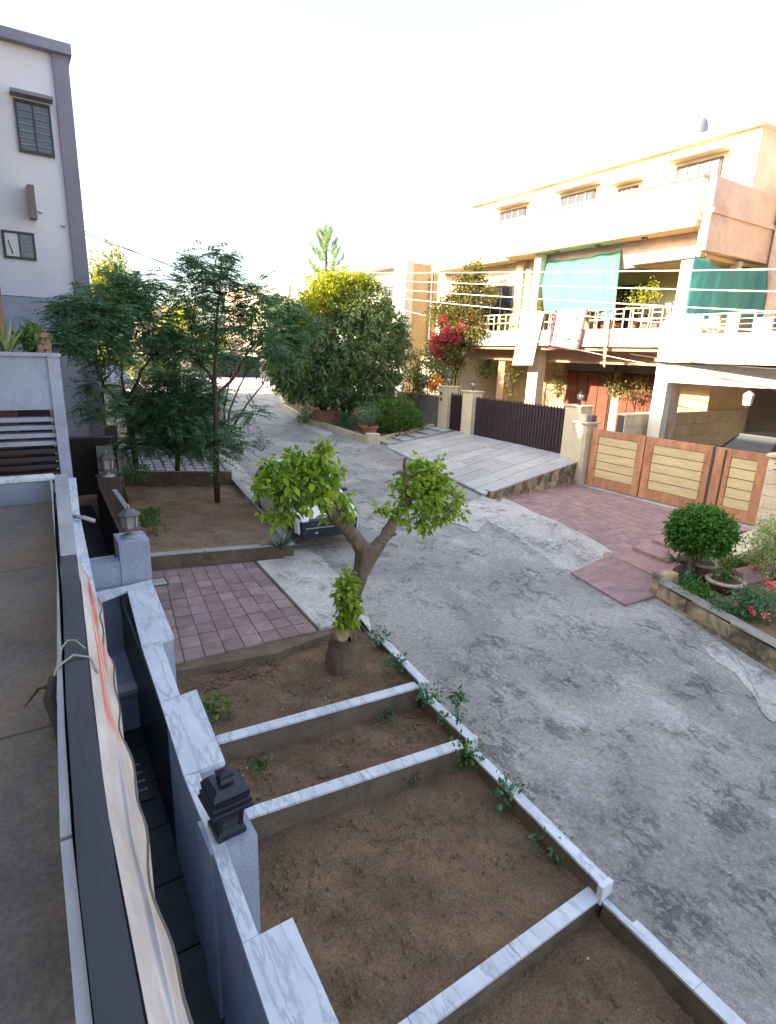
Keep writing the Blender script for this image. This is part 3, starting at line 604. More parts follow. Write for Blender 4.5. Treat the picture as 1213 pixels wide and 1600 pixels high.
# ================================================================== OUR TERRACE
tr = struct(MB().prism([(-3.2, -8), (-0.10, -8), (-0.02, 0), (0.02, 2.0), (0.29, 8.0), (-3.2, 8.0)], 2.85, 3.1).build('terrace_floor', M_slabfloor))
for yj in (3.05, 5.6): MB().box(-3.1, 0.0, yj, yj+0.012, 3.1, 3.1025).build('joint', M_joint, tr)
pw = thing('terrace_parapet', 'low terrace parapet with pale inner lip and dark weathered top', 'parapet', (0.15, 3, 3.1))
def px_(y): return float(np.interp(y, [-8, 2.0, 2.77, 4.45, 8.06], [-0.16, 0.0, 0.045, 0.15, 0.33]))
def ribbon(y0, y1, o0, o1, z0, z1, n=8, fn=px_):
    ys = np.linspace(y0, y1, n+1); return [(fn(y)+o0, y) for y in ys]+[(fn(y)+o1, y) for y in ys[::-1]]
def rib(mb, y0, y1, o0, o1, z0, z1, n=8, o0b=None, o1b=None):
    ys = np.linspace(y0, y1, n+1)
    for a, b in zip(ys[:-1], ys[1:]):
        f = lambda y, p, q: p if q is None else p+(q-p)*(y-y0)/(y1-y0)
        mb.prism([(px_(a)+f(a, o0, o0b), a), (px_(a)+f(a, o1, o1b), a), (px_(b)+f(b, o1, o1b), b), (px_(b)+f(b, o0, o0b), b)], z0, z1)
    return mb
rib(MB(), 1.9, 8.2, -0.035, 0.0, 3.08, 3.385, 10, -0.02, -0.05).build('inner_lip', M_coping, pw)
rib(MB(), -8, 1.88, -0.035, 0.0, 3.08, 3.385, 4).build('inner_lip', M_coping, pw)
rib(MB(), 4.9, 8.2, 0.004, 0.115, 2.9, 3.40, 6, 0.004, 0.15).build('top', M_coping, pw)
rib(MB(), -8, 4.895, 0.004, 0.10, 2.9, 3.40, 12, 0.004, 0.113).build('top', M_dark, pw)
MB().box(-3.2, 0.29, 8.02, 8.2, 2.9, 3.37).build('end_wall', M_bluegrey, pw)
MB().box(-3.2, 0.33, 8.0, 8.24, 3.372, 3.41).build('end_coping', M_marble, pw)
# outer white ledge and facade below
fc = thing('our_house', 'our own house wall under the terrace beside the dark side yard', 'house', (-3, 0, 0))
MB().prism([(-6, -8), (-0.14, -8), (0.0, 2), (0.28, 8.2), (-6, 8.2)], -0.4, 2.84).build('lower_wall', M_bluegrey, fc)
MB().box(-12, -3.3, -10, 8.0, -0.4, 13.2).build('upper_wall', M_cream, fc)
lg = thing('white_ledge', 'narrow white stone ledge along the outside of the terrace parapet', 'ledge', (0.5, 6, 3))
def lx(y, k): 
    return float(np.interp(y, [-3, 2.25, 2.96, 3.81, 4.72, 5.5, 7.37, 9.7], [0.1, 0.25, 0.29, 0.33, 0.38, 0.42, 0.51, 0.68]))+k
ys = np.linspace(4.6, 9.4, 6)
for a, b in zip(ys[:-1], ys[1:]):
    MB().prism([(lx(a, -0.11), a+0.004), (lx(a, 0.0), a+0.004), (lx(b, 0.0), b-0.004), (lx(b, -0.12), b-0.004)], 2.95, 3.1).build('ledge_stone', M_marble, lg)
sp = thing('pipe_stub', 'short grey pipe stub poking out over the white ledge', 'pipe', (0.5, 7, 3.1))
MB().tube([(0.42, 7.05, 3.14), (0.52, 6.95, 3.14), (0.62, 6.9, 3.10)], 0.022, 10).build('pipe', M_coping, sp)
# banner hanging outside the parapet
def bannermat():
    m = mat('banner_vinyl', (0.66, 0.62, 0.58), (0.42, 0.37, 0.34), scale=3.2, rough=0.6, bump=0.9, bscale=9, stretch=(1.5, 0.5, 1), stain=(0.25, 0.2, 0.17), sscale=3, samt=0.5, sthr=0.58)
    t = m.node_tree; L = t.links.new; b = t.nodes['Principled BSDF']; src = b.inputs['Base Color'].links[0].from_socket
    uv = nd(t, 'ShaderNodeUVMap'); uv.uv_map = 'UVMap'
    sp = nd(t, 'ShaderNodeSeparateXYZ'); L(uv.outputs[0], sp.inputs[0])
    # printed red strokes: slanted bars inside a window of the cloth
    ns = nd(t, 'ShaderNodeTexNoise'); ns.inputs['Scale'].default_value = 7; ns.inputs['Detail'].default_value = 5
    mpn = nd(t, 'ShaderNodeMapping'); mpn.inputs['Scale'].default_value = (2.2, 0.7, 1); L(uv.outputs[0], mpn.inputs[0]); L(mpn.outputs[0], ns.inputs['Vector'])
    r = nd(t, 'ShaderNodeMapRange'); r.inputs[1].default_value = 0.44; r.inputs[2].default_value = 0.50; L(ns.outputs[0], r.inputs[0])
    def win(sock, a, b_, s=0.02):
        r1 = nd(t, 'ShaderNodeMapRange'); r1.inputs[1].default_value = a-s; r1.inputs[2].default_value = a+s; L(sock, r1.inputs[0])
        r2 = nd(t, 'ShaderNodeMapRange'); r2.inputs[1].default_value = b_-s; r2.inputs[2].default_value = b_+s; r2.inputs[3].default_value = 1; r2.inputs[4].default_value = 0; L(sock, r2.inputs[0])
        q = nd(t, 'ShaderNodeMath', operation='MULTIPLY'); L(r1.outputs[0], q.inputs[0]); L(r2.outputs[0], q.inputs[1]); return q.outputs[0]
    a = win(sp.outputs[0], 0.36, 0.80); c = win(sp.outputs[1], 0.40, 0.86)
    q = nd(t, 'ShaderNodeMath', operation='MULTIPLY'); L(a, q.inputs[0]); L(c, q.inputs[1])
    q2 = nd(t, 'ShaderNodeMath', operation='MULTIPLY'); L(q.outputs[0], q2.inputs[0]); L(r.outputs[0], q2.inputs[1])
    mx = nd(t, 'ShaderNodeMix', data_type='RGBA'); L(q2.outputs[0], mx.inputs[0]); L(src, mx.inputs[6]); mx.inputs[7].default_value = (0.62, 0.16, 0.10, 1)
    L(mx.outputs[2], b.inputs['Base Color']); return m
def banner():
    mb = MB(); nu, nv = 24, 60
    y0, y1 = 1.0, 5.1
    def fn(u, v):       # u across (parapet -> outer edge), v along y
        y = y0+(y1-y0)*v
        xi = px_(y)+0.118; xo = lx(y, 0.0)+0.012*math.sin(v*23)*u+0.01*math.sin(v*51)*u*u
        taper = min(1.0, (1-v)*6+0.25)
        x = xi+(xi*0+(xo-xi)*taper)*u
        z = 3.37-0.12*u-0.2*u*u+0.06*math.exp(-((u-0.62)/0.10)**2)*(0.6+0.4*math.sin(v*9))+0.012*math.sin(v*35+u*5)*u
        return (x, y, z)
    mb.grid(fn, nu, nv)
    o = mb.build('cloth', bannermat(), bn)
    me = o.data; uvl = me.uv_layers.new(name='UVMap')
    for li, l in enumerate(me.loops):
        i, j = divmod(l.vertex_index, nv+1); uvl.data[li].uv = (i/nu, j/nv)
    mb = MB(); mb.grid(lambda u, v: (lx(y0+(y1-y0)*v, 0.0)+0.012*math.sin(v*23)+0.01*math.sin(v*51)+0.01, y0+(y1-y0)*v, 3.05-0.75*u+0.015*math.sin(v*35+5)*(1-u)), 3, nv); mb.build('hanging_edge', M_sheet, bn)
bn = thing('banner', 'long white vinyl banner with faded red print tied outside the terrace parapet', 'banner', (0.3, 3, 3.2))
banner()
rp = thing('banner_rope', 'pale rope wound round the dark parapet top and knotted', 'rope', (0.1, 3.1, 3.4))
MB().tube([(px_(3.05)-0.06, 3.05, 3.33), (px_(3.1)-0.03, 3.1, 3.40), (px_(3.15)+0.05, 3.16, 3.415), (px_(3.15)+0.12, 3.12, 3.40), (px_(3.1)+0.15, 3.06, 3.33)], 0.007, 6).build('loop', M_rope, rp)
MB().tube([(px_(3.1)-0.03, 3.1, 3.41), (px_(3.2)+0.0, 3.25, 3.43), (px_(3.2)+0.03, 3.33, 3.425), (px_(3.2)+0.07, 3.32, 3.42), (px_(3.1)+0.11, 3.2, 3.42)], 0.004, 6).build('tail', M_rope, rp)
MB().tube([(px_(3.05)-0.05, 3.08, 3.36), (px_(3.05)-0.08, 3.0, 3.28), (px_(2.9)-0.05, 2.85, 3.2), (px_(2.8)-0.045, 2.78, 3.12)], [0.02, 0.028, 0.02, 0.012], 7).build('knot_rag', M_ragd, rp)
MB().tube([(px_(3.05)-0.06, 3.05, 3.33), (px_(3.05)-0.12, 3.1, 3.3), (px_(3.05)-0.19, 3.06, 3.24)], [0.01, 0.008, 0.003], 6).build('tail', M_ragd, rp)

# ---- louvred neighbour screen
ls = thing('louvred_screen_wall', 'pale blue neighbour wall with horizontal concrete louvres below a solid panel', 'wall', (0, 10, 3))
Y0 = 10.0
zt, zl = 4.79, 4.03
MB().box(-4, 0.50, Y0, Y0+0.25, zl, zt).build('solid_panel', M_bluegrey2, ls)
MB().box(0.502, 0.66, Y0-0.03, Y0+0.3, 2.95, zt+0.0).build('end_pier', M_bluegrey2, ls)
MB().box(-4, 0.68, Y0-0.05, Y0+0.32, zt+0.002, zt+0.05).build('coping', M_bluegrey2, ls)
for k in range(9):
    z = zl-0.115-k*0.118
    MB().box(-4, 0.50, Y0+0.02, Y0+0.2, z-0.062, z).build('louvre', M_bluegrey2 if k < 4 else M_brownmetal, ls)
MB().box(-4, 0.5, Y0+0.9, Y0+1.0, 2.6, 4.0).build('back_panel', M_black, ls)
cu = thing('orange_curtain', 'orange and cream striped cloth glimpsed through the lowest louvres', 'curtain', (-0.1, 10.8, 3))
MB().grid(lambda u, v: (-0.6+0.75*u, Y0+0.7+0.05*math.sin(u*30), 2.9+0.62*v), 40, 1).build('cloth', mat('orange_cloth', (0.7, 0.33, 0.14), (0.35, 0.14, 0.07), scale=9, stretch=(1, 1, 0.1), rough=0.9), cu)
MB().box(-4, 0.66, Y0+0.32, Y0+7, 2.7, 2.95).build('roof_slab', M_bluegrey, ls)
MB().box(-4, 0.66, Y0+0.4, Y0+6, 4.3, 4.5).build('planter_floor', M_soilwall, ls)
bk = thing('brick_pier', 'short brick pier on top of the louvred wall beside the plants', 'pier', (0.5, 10.5, 4.83))
for k in range(4):
    MB().box(0.40, 0.60, Y0+0.45, Y0+0.65, 4.8+k*0.085, 4.8+k*0.085+0.075).build('brick', mat('red_brick', (0.42, 0.24, 0.17), (0.3, 0.16, 0.11), scale=8, vary=0.1, bump=0.3), bk)
bc_ = thing('neighbour_house', 'ochre-brown neighbour house wall at the far left edge', 'house', (-2, 12, 0))
MB().box(-12, 0.05, 10.6, 19.2, 2.95, 13.4).build('wall', mat('brown_plaster', (0.30, 0.19, 0.12), (0.2, 0.125, 0.08), scale=0.7, rough=0.9, stretch=(2, 2, 0.4), bump=0.15), bc_)
MB().box(-12, -3, 8.3, 10.5, 0, 13.0).build('wing', M_bluegrey, bc_)
MB().box(-12, -2.6, 10.6, 19.2, 0, 2.949).build('lower_wall', M_greybeige, bc_)

# ================================================================== WHITE HOUSE (left, beyond)
wh = thing('white_house', 'tall white house with lilac-grey corner strip and dark framed window', 'house', (0, 20, 1))
Yw = 20.0
zs = 6.2
MB().box(-9, 1.94, Yw, Yw+10, zs, 12.3).build('upper_wall', M_whitewall, wh)
MB().box(-9, 1.94, Yw-0.06, Yw+10, 1.0, zs-0.02).build('lower_wall', M_bluegrey2, wh)
MB().box(1.943, 2.32, Yw-0.1, Yw+10, 1.0, 12.3).build('corner_strip', M_lilac, wh)
MB().box(-9, 2.40, Yw-0.25, Yw+10.2, 12.302, 12.55).build('roof_slab', M_lilac, wh)
MB().box(1.0, 1.16, Yw-0.42, Yw-0.001, 8.2, 9.0).build('ledge', M_greybeige, wh)
wf = MB()
x0, x1, z0, z1 = 0.29, 1.05, 7.16, 7.86
for (a, b, c, d) in ((x0, x1, z0, z0+0.06), (x0, x1, z1-0.06, z1), (x0, x0+0.06, z0+0.06, z1-0.06), (x1-0.06, x1, z0+0.06, z1-0.06), (0.66, 0.70, z0+0.06, z1-0.06)):
    wf.box(a, b, Yw-0.05, Yw-0.002, c, d)
wfo = wf.build('window', M_black, wh)
MB().box(x0+0.06, 0.66, Yw-0.03, Yw-0.004, z0+0.06, z1-0.06).build('pane', glassmat('painted_reflection_glass', (0.45, 0.46, 0.5), 0.1), wfo)  # pale base colour paints a bright reflection into this pane
MB().box(0.70, x1-0.06, Yw-0.02, Yw-0.004, z0+0.06, z1-0.06).build('pane', M_glass, wfo)
for k in range(5): MB().box(0.80, x1-0.07, Yw-0.04, Yw-0.022, z0+0.12+k*0.11, z0+0.135+k*0.11).build('grille_bar', M_coping, wfo)
MB().tube([(0.42, Yw-0.05, 7.62), (0.5, Yw-0.05, 7.28)], 0.012, 5).build('stay', M_black, wfo)
for xa in (1.0, -0.3):
    w_ = MB().box(xa, xa+0.72, Yw-0.03, Yw-0.002, 9.9, 11.0).build('window', M_glass, wh)
    for q in ((xa-0.05, xa+0.77, 9.82, 9.9), (xa-0.05, xa+0.77, 11.0, 11.06), (xa-0.05, xa, 9.9, 11.0), (xa+0.72, xa+0.77, 9.9, 11.0), (xa+0.34, xa+0.38, 9.9, 11.0)): MB().box(q[0], q[1], Yw-0.07, Yw-0.031, q[2], q[3]).build('frame', M_black, w_)
    for k in range(6): MB().box(xa, xa+0.72, Yw-0.06, Yw-0.045, 10.02+k*0.16, 10.035+k*0.16).build('grille_bar', M_coping, w_)
    MB().box(xa-0.12, xa+0.84, Yw-0.35, Yw-0.002, 11.12, 11.2).build('sunshade', M_lilac, wh)
hb = thing('row_house', 'rear part of the left house row beyond the white house', 'house', (-3, 36, 2))
MB().box(-9, 2.1, 30.2, 42.4, 1.0, 12.3).build('wall', M_whitewall, hb)


# small far left gate with pale bars and pitched porch roof
fg = thing('small_white_gate', 'small barred gate between pale posts by the far pavers', 'gate', (3.2, 24, 1.3))
Yg = 24.0
def ypt(u, v): p = PY(u, v, Yg); return p
a = ypt(160, 703); b = ypt(193, 703); h = ypt(192, 664)[2]
zb = float(a[2]); zt2 = float(h)
MB().box(a[0]-0.1, a[0]+0.12, Yg, Yg+0.25, zb-0.3, zt2+0.2).build('post', M_cream, fg)
MB().box(b[0]-0.15, b[0]+0.12, Yg, Yg+0.25, zb-0.3, zt2+0.2).build('post', M_cream, fg)
MB().box(a[0]+0.12, b[0]-0.15, Yg+0.1, Yg+0.13, zb-0.05, zt2).build('back_sheet', M_terra, fg)
for k in range(9):
    x = a[0]+0.15+k*(b[0]-a[0]-0.36)/8.0
    MB().box(x, x+0.02, Yg+0.04, Yg+0.07, zb-0.02, zt2).build('bar', M_brownmetal, fg)
ph = thing('porch_lodge', 'small white guard hut with pale tiled roof behind the feathery tree', 'hut', (3.2, 27, 1.5))
q0 = PY(150, 640, 27); q1 = PY(185, 600, 27)
MB().box(q0[0], q1[0]+0.2, 27, 29, 1.2, float(q1[2])).build('wall', M_white, ph)
MB().prism([(q0[0]-0.2, 26.6), (q1[0]+0.5, 26.6), (q1[0]+0.5, 29.4), (q0[0]-0.2, 29.4)], float(q1[2])+0.002, [float(q1[2])+0.1, float(q1[2])+0.1, float(q1[2])+0.7, float(q1[2])+0.7]).build('roof', M_coping, ph)
MB().box(q0[0]+0.05, q0[0]+0.35, 26.96, 26.999, 1.4, float(q1[2])-0.3).build('door', M_black, ph)
# pale pavers of the next driveway
nd_ = struct(MB().prism([(3.0, 19.1), (5.62, 17.85), (6.3, 22.2), (3.45, 24.0)], 0.6, [1.02, 1.0, 1.22, 1.26]).build('next_driveway', M_soilwall))
M_pav2 = mat('mauve_paver', (0.40, 0.34, 0.37), (0.27, 0.22, 0.25), scale=4, rough=0.8, bump=0.2, vary=0.12)
for i in range(9):
    for j in range(12):
        f = lambda u, v: bilin((3.05, 19.12, 1.03), (5.58, 17.92, 1.01), (6.25, 22.15, 1.23), (3.48, 23.9, 1.27), u, v)
        e = 0.01; c = [f(i/9+e, j/12+e), f((i+1)/9-e, j/12+e), f((i+1)/9-e, (j+1)/12-e), f(i/9+e, (j+1)/12-e)]
        dz = random.uniform(0, 0.006)
        MB().prism([xy(q) for q in c], [q[2]-0.01 for q in c], [q[2]+0.02+dz for q in c]).build('paver', M_pav2, nd_)
soil_bed('planting_bed_soil', [(3.5, 24.0), (6.4, 22.2), (9.3, 35.5), (4.5, 36)], 1.35, M_soil2)
# ================================================================== RIGHT SIDE: driveways
GX = 18.4      # plane of the orange gate
# orange gate driveway: stamped red concrete
od = MB(); A = (11.3, 8.25, g(8.2)+0.0); B = (18.5, 7.7, 0.33); C = (18.5, 14.6, 0.36); D = (12.45, 13.15, g(13.1)+0.0)
od.grid(lambda u, v: tuple(bilin(A, B, C, D, u, v)+np.array([0, 0, 0.012+0.03*math.sin(math.pi*u)*math.sin(math.pi*v)])), 16, 12)
od = struct(od.build('red_driveway', M_redcon))
struct(MB().prism([(11.3, 8.25), (18.5, 7.7), (18.5, 14.6), (12.45, 13.15)], -0.6, [g(8.2)-0.04, 0.29, 0.32, g(13.1)-0.04]).build('driveway_base', M_soilwall))
# a grid of grooves stamped in the red concrete
gs = MB()
def odp(u, v, dz=0.016): 
    p = bilin(A, B, C, D, u, v); return Vector((p[0], p[1], p[2]+dz+0.03*math.sin(math.pi*u)*math.sin(math.pi*v)))
for i in range(15):
    for j in range(14):
        e = 0.0045; u0, u1, v0, v1 = i/15+e, (i+1)/15-e, j/14+e, (j+1)/14-e
        c = [odp(u0, v0, 0.018), odp(u1, v0, 0.018), odp(u1, v1, 0.018), odp(u0, v1, 0.018)]
        MB().prism([(q.x, q.y) for q in c], [q.z-0.02 for q in c], [q.z for q in c]).build('stamped_paver', M_redcon2, od)
sill = thing('gate_sill', 'pale stone sill under the orange gate', 'sill', (18.2, 11, 0.3))
for k in range(5): MB().box(18.12, 18.38, 7.75+k*1.29, 7.75+(k+1)*1.29-0.01, 0.2, 0.40).build('sill_stone', M_marble2, sill)
# pink slab and the three red steps beside the planter
rs = thing('red_steps', 'three shallow red stone steps beside the flower planter', 'steps', (13, 7.3, 0.2))
def stp(name, pts, z0, z1, m, par):
    q = [xy(PZ(u, v, z1)) for u, v in pts]; return MB().prism(q, z0, z1).build(name, m, par)
stp('step', [(958, 869), (1033, 903), (1064, 880), (989, 855)], 0.0, 0.38, M_redstep, rs)
stp('step', [(989, 855), (1045, 876), (1074, 862), (1019, 842)], 0.0, 0.47, M_redstep, rs)
stp('step', [(1019, 842), (1056, 856), (1110, 835), (1062, 822)], 0.0, 0.56, M_redstep, rs)
stp('landing', [(1080, 862), (1168, 828), (1148, 818), (1062, 846)], 0.0, 0.52, M_redstep, rs)
ps = struct(MB().prism([xy(PZ(u, v, 0.34)) for u, v in [(892, 897), (958, 868), (1034, 904), (1030, 925), (978, 941)]], -0.2, [0.375, 0.385, 0.33, 0.285, 0.29]).build('pink_apron_slab', M_redcon))
# dividing retaining wall of cream blocks (runs from the street to the gate post)
rw = thing('retaining_wall', 'stained cream block retaining wall between the marble ramp and the red driveway', 'retaining wall', (15.5, 13.9, 0.5))
ra = np.array([12.5, 13.17]); rb = np.array([18.35, 14.62]); n = 7
def ztop_rw(t): return 0.93+t*0.33
def zbot_rw(t): return 0.45-0.1*t
MB().prism([tuple(ra+(0.04, 0.01)), tuple(rb+(0, 0.01)), tuple(rb+(0, 0.22)), tuple(ra+(0.04, 0.22))], 0.0, [ztop_rw(0)-0.05, ztop_rw(1)-0.05, ztop_rw(1)-0.05, ztop_rw(0)-0.05]).build('core', M_joint, rw)
for r in range(2):
    for k in range(n+(r % 2)):
        t0 = max(0, (k-(0.5 if r else 0))/n)+0.003; t1 = min(1, (k+1-(0.5 if r else 0))/n)-0.003
        p0 = ra+(rb-ra)*t0; p1 = ra+(rb-ra)*t1; f = lambda t, s: zbot_rw(t)-0.05+(ztop_rw(t)-0.03-zbot_rw(t)+0.05)*s
        j = random.uniform(0, 0.012)
        MB().prism([(p0[0], p0[1]-0.02-j), (p1[0], p1[1]-0.02-j), (p1[0], p1[1]+0.1), (p0[0], p0[1]+0.1)], [f(t0, r/2), f(t1, r/2), f(t1, r/2), f(t0, r/2)],
                   [f(t0, (r+1)/2)-0.01, f(t1, (r+1)/2)-0.01, f(t1, (r+1)/2)-0.01, f(t0, (r+1)/2)-0.01]).build('block', M_brick_c, rw)
for k in range(5):
    p0 = ra+(rb-ra)*(k/5+0.002); p1 = ra+(rb-ra)*((k+1)/5-0.002); a0, a1 = ztop_rw(k/5), ztop_rw((k+1)/5)
    MB().prism([(p0[0]-0.03, p0[1]-0.05), (p1[0], p1[1]-0.05), (p1[0], p1[1]+0.27), (p0[0]-0.03, p0[1]+0.27)], [a0-0.035, a1-0.035, a1-0.035, a0-0.035], [a0+0.012, a1+0.012, a1+0.012, a0+0.012]).build('coping_stone', M_marble2, rw)
# marble ramp up to the brown gate
mr = struct(MB().prism([(12.55, 13.45), (18.8, 15.0), (18.8, 24.6), (13.45, 21.6)], -0.2, [0.70, 1.24, 1.37, 1.14]).build('marble_ramp', M_joint))
def mrp(u, v): return bilin((12.5, 13.42, 0.72), (18.74, 14.95, 1.26), (18.74, 22.6, 1.37), (13.4, 20.9, 1.13), u, v)
for j in range(11):
    cuts = [0, random.uniform(0.2, 0.3), random.uniform(0.45, 0.58), random.uniform(0.72, 0.85), 1]
    for i in range(4):
        e = 0.0012; u0, u1, v0, v1 = cuts[i]+e, cuts[i+1]-e, j/11+e*1.5, (j+1)/11-e*1.5
        c = [mrp(u0, v0), mrp(u1, v0), mrp(u1, v1), mrp(u0, v1)]; d = random.uniform(0, 0.012)
        MB().prism([xy(q) for q in c], [q[2]-0.02 for q in c], [q[2]+0.03+d for q in c]).build('marble_slab', M_marble2, mr)
# five long low steps by the hedge
hs = thing('hedge_steps', 'five low slab steps climbing beside the hedge to the small brown gate', 'steps', (16, 22.2, 1.2))
for k in range(5):
    u0, u1 = k/5, (k+1)/5
    a = bilin((13.5, 21.05), (18.5, 22.75), (18.5, 24.2), (13.6, 22.0), u0, 0); b = bilin((13.5, 21.05), (18.5, 22.75), (18.5, 24.2), (13.6, 22.0), u1, 0)
    c = bilin((13.5, 21.05), (18.5, 22.75), (18.5, 24.2), (13.6, 22.0), u1, 1); d = bilin((13.5, 21.05), (18.5, 22.75), (18.5, 24.2), (13.6, 22.0), u0, 1)
    z = 1.19+0.055*k
    MB().prism([xy(a), xy(b), xy(c), xy(d)], 0.9, z+0.03).build('step', M_marble2, hs)
    q = 0.18
    MB().prism([xy(a), xy(a+(b-a)*q), xy(d+(c-d)*q), xy(d)], z+0.032, z+0.036).build('riser_shade_strip', M_joint, hs)  # dark strip paints in the shade of each riser

# ================================================================== BROWN GATE and posts
BX = 18.8
bgte = thing('brown_gate', 'wide dark brown metal gate of vertical bars in two leaves', 'gate', (BX, 18.6, 1.3))
zb0, zt0 = 1.33, 3.22
def zbg(y): return float(np.interp(y, [15.8, 21.4], [1.27, 1.35]))
for (ya, yb) in ((15.82, 18.62), (18.66, 21.36)):
    MB().box(BX+0.012, BX+0.03, ya, yb, 1.33, 3.12).build('back_sheet', M_brownmetal, bgte)
    for z in (1.34, 3.08): MB().box(BX-0.025, BX+0.045, ya, yb, z, z+0.06).build('rail', M_brownmetal, bgte)
    nb_ = 17
    for k in range(nb_):
        y = ya+0.03+(yb-ya-0.06)*k/(nb_-1)
        MB().box(BX-0.04, BX+0.0, y-0.022, y+0.022, 1.36, 3.19+0.02*(k % 2), 0.008).build('bar', M_brownmetal, bgte)
sg = thing('small_brown_gate', 'narrow dark brown barred pedestrian gate between two cream posts', 'gate', (BX, 22.7, 1.4))
MB().box(BX+0.012, BX+0.03, 22.2, 23.25, 1.4, 3.15).build('back_sheet', M_brownmetal, sg)
for k in range(7): y = 22.22+k*0.168; MB().box(BX-0.04, BX, y, y+0.045, 1.4, 3.25).build('bar', M_brownmetal, sg)
def post(name, label, x0, x1, y0, y1, z0, z1, m=M_cream, cap=0.06):
    t = thing(name, label, 'gate post', ((x0+x1)/2, (y0+y1)/2, z0))
    MB().box(x0, x1, y0, y1, z0, z1).build('shaft', m, t)
    if cap: MB().box(x0-cap, x1+cap, y0-cap, y1+cap, z1+0.002, z1+0.06, 0.015).build('cap', M_brick_p, t)
    return t
post('gate_post', 'cream gate post between the wide brown gate and the narrow one', BX-0.22, BX+0.4, 21.42, 22.16, 1.0, 3.38)
post('gate_post', 'cream gate post left of the narrow brown gate with small meter boxes', BX-0.22, BX+0.4, 23.3, 24.05, 1.0, 3.50)
for z in (3.1, 2.8):
    t = thing('meter_box', 'small dark box fixed to the cream post, %s of the two' % ('upper' if z > 3 else 'lower'), 'meter box', (BX-0.24, 23.9, z))
    MB().box(BX-0.27, BX-0.222, 23.78, 23.92, z, z+0.16).build('case', M_cast, t)
pp = post('gate_post', 'tall cream gate post between the brown and orange gates carrying a glass lamp', BX-0.25, BX+0.45, 15.0, 15.75, 0.9, 3.28)
pq = thing('orange_gate_post', 'stepped cream post with fluted corner left of the orange gate', 'gate post', (18.4, 14.6, 0.3))
MB().box(18.15, 18.75, 14.28, 14.98, 0.1, 2.72).build('shaft', M_brick_p, pq)
MB().box(18.08, 18.82, 14.2, 14.99, 2.722, 2.80, 0.02).build('cap', M_brick_p, pq)
MB().box(18.13, 18.149, 14.4, 14.86, 0.5, 2.3).build('panel', M_cream, pq)
mbx = thing('hanging_box', 'dark metal box on the cream post cap above the orange gate post', 'box', (18.5, 14.55, 2.8))
MB().box(18.3, 18.6, 14.25, 14.85, 2.82, 3.06, 0.03).build('case', M_cast, mbx)
for y in (14.4, 14.68): MB().tube([(18.55, y, 3.07), (18.6, y+0.1, 3.3)], 0.012, 5).build('strap', M_cast, mbx)
def glass_lamp(c, label, s=1.0):
    t = thing('globe_lamp', label, 'lamp', c, 'small lamps on the gate posts')
    MB().lathe(c, [(0.08*s, 0), (0.03*s, 0.04*s), (0.025*s, 0.14*s), (0.07*s, 0.17*s)], 10).build('stem', M_black, t)
    MB().lathe(c, [(0.06*s, 0.17*s), (0.13*s, 0.25*s), (0.15*s, 0.34*s), (0.12*s, 0.42*s)], 8, False).build('glass', M_frost, t)
    for k in range(8):
        a = k*math.pi/4; MB().tube([(c[0]+r*s*math.cos(a), c[1]+r*s*math.sin(a), c[2]+z*s) for r, z in ((0.065, 0.17), (0.135, 0.25), (0.155, 0.34), (0.125, 0.42))], 0.009*s, 4, smooth=False).build('rib', M_black, t)
    MB().lathe(c, [(0.14*s, 0.42*s), (0.10*s, 0.48*s), (0.02*s, 0.52*s), (0.03*s, 0.55*s), (0, 0.6*s)], 10).build('cap', M_black, t)
glass_lamp((18.95, 15.4, 3.35), 'round ribbed lamp on the post between the two large gates', 0.95)
glass_lamp((18.9, 21.8, 3.45), 'ribbed lamp on the post between the wide and narrow brown gates', 0.9)
glass_lamp((18.9, 23.7, 3.56), 'ribbed lamp on the post left of the narrow brown gate', 0.9)
rwall = thing('ribbed_wall', 'grey ribbed fence wall behind the hanging leaves left of the narrow gate', 'wall', (18.9, 26, 1.3))
MB().box(18.85, 19.0, 24.1, 31, 1.0, 3.0).build('wall', M_cream, rwall)
for k in range(26): MB().box(18.80, 18.849, 24.2+k*0.16, 24.28+k*0.16, 1.0, 2.95).build('rib', M_greybeige, rwall)

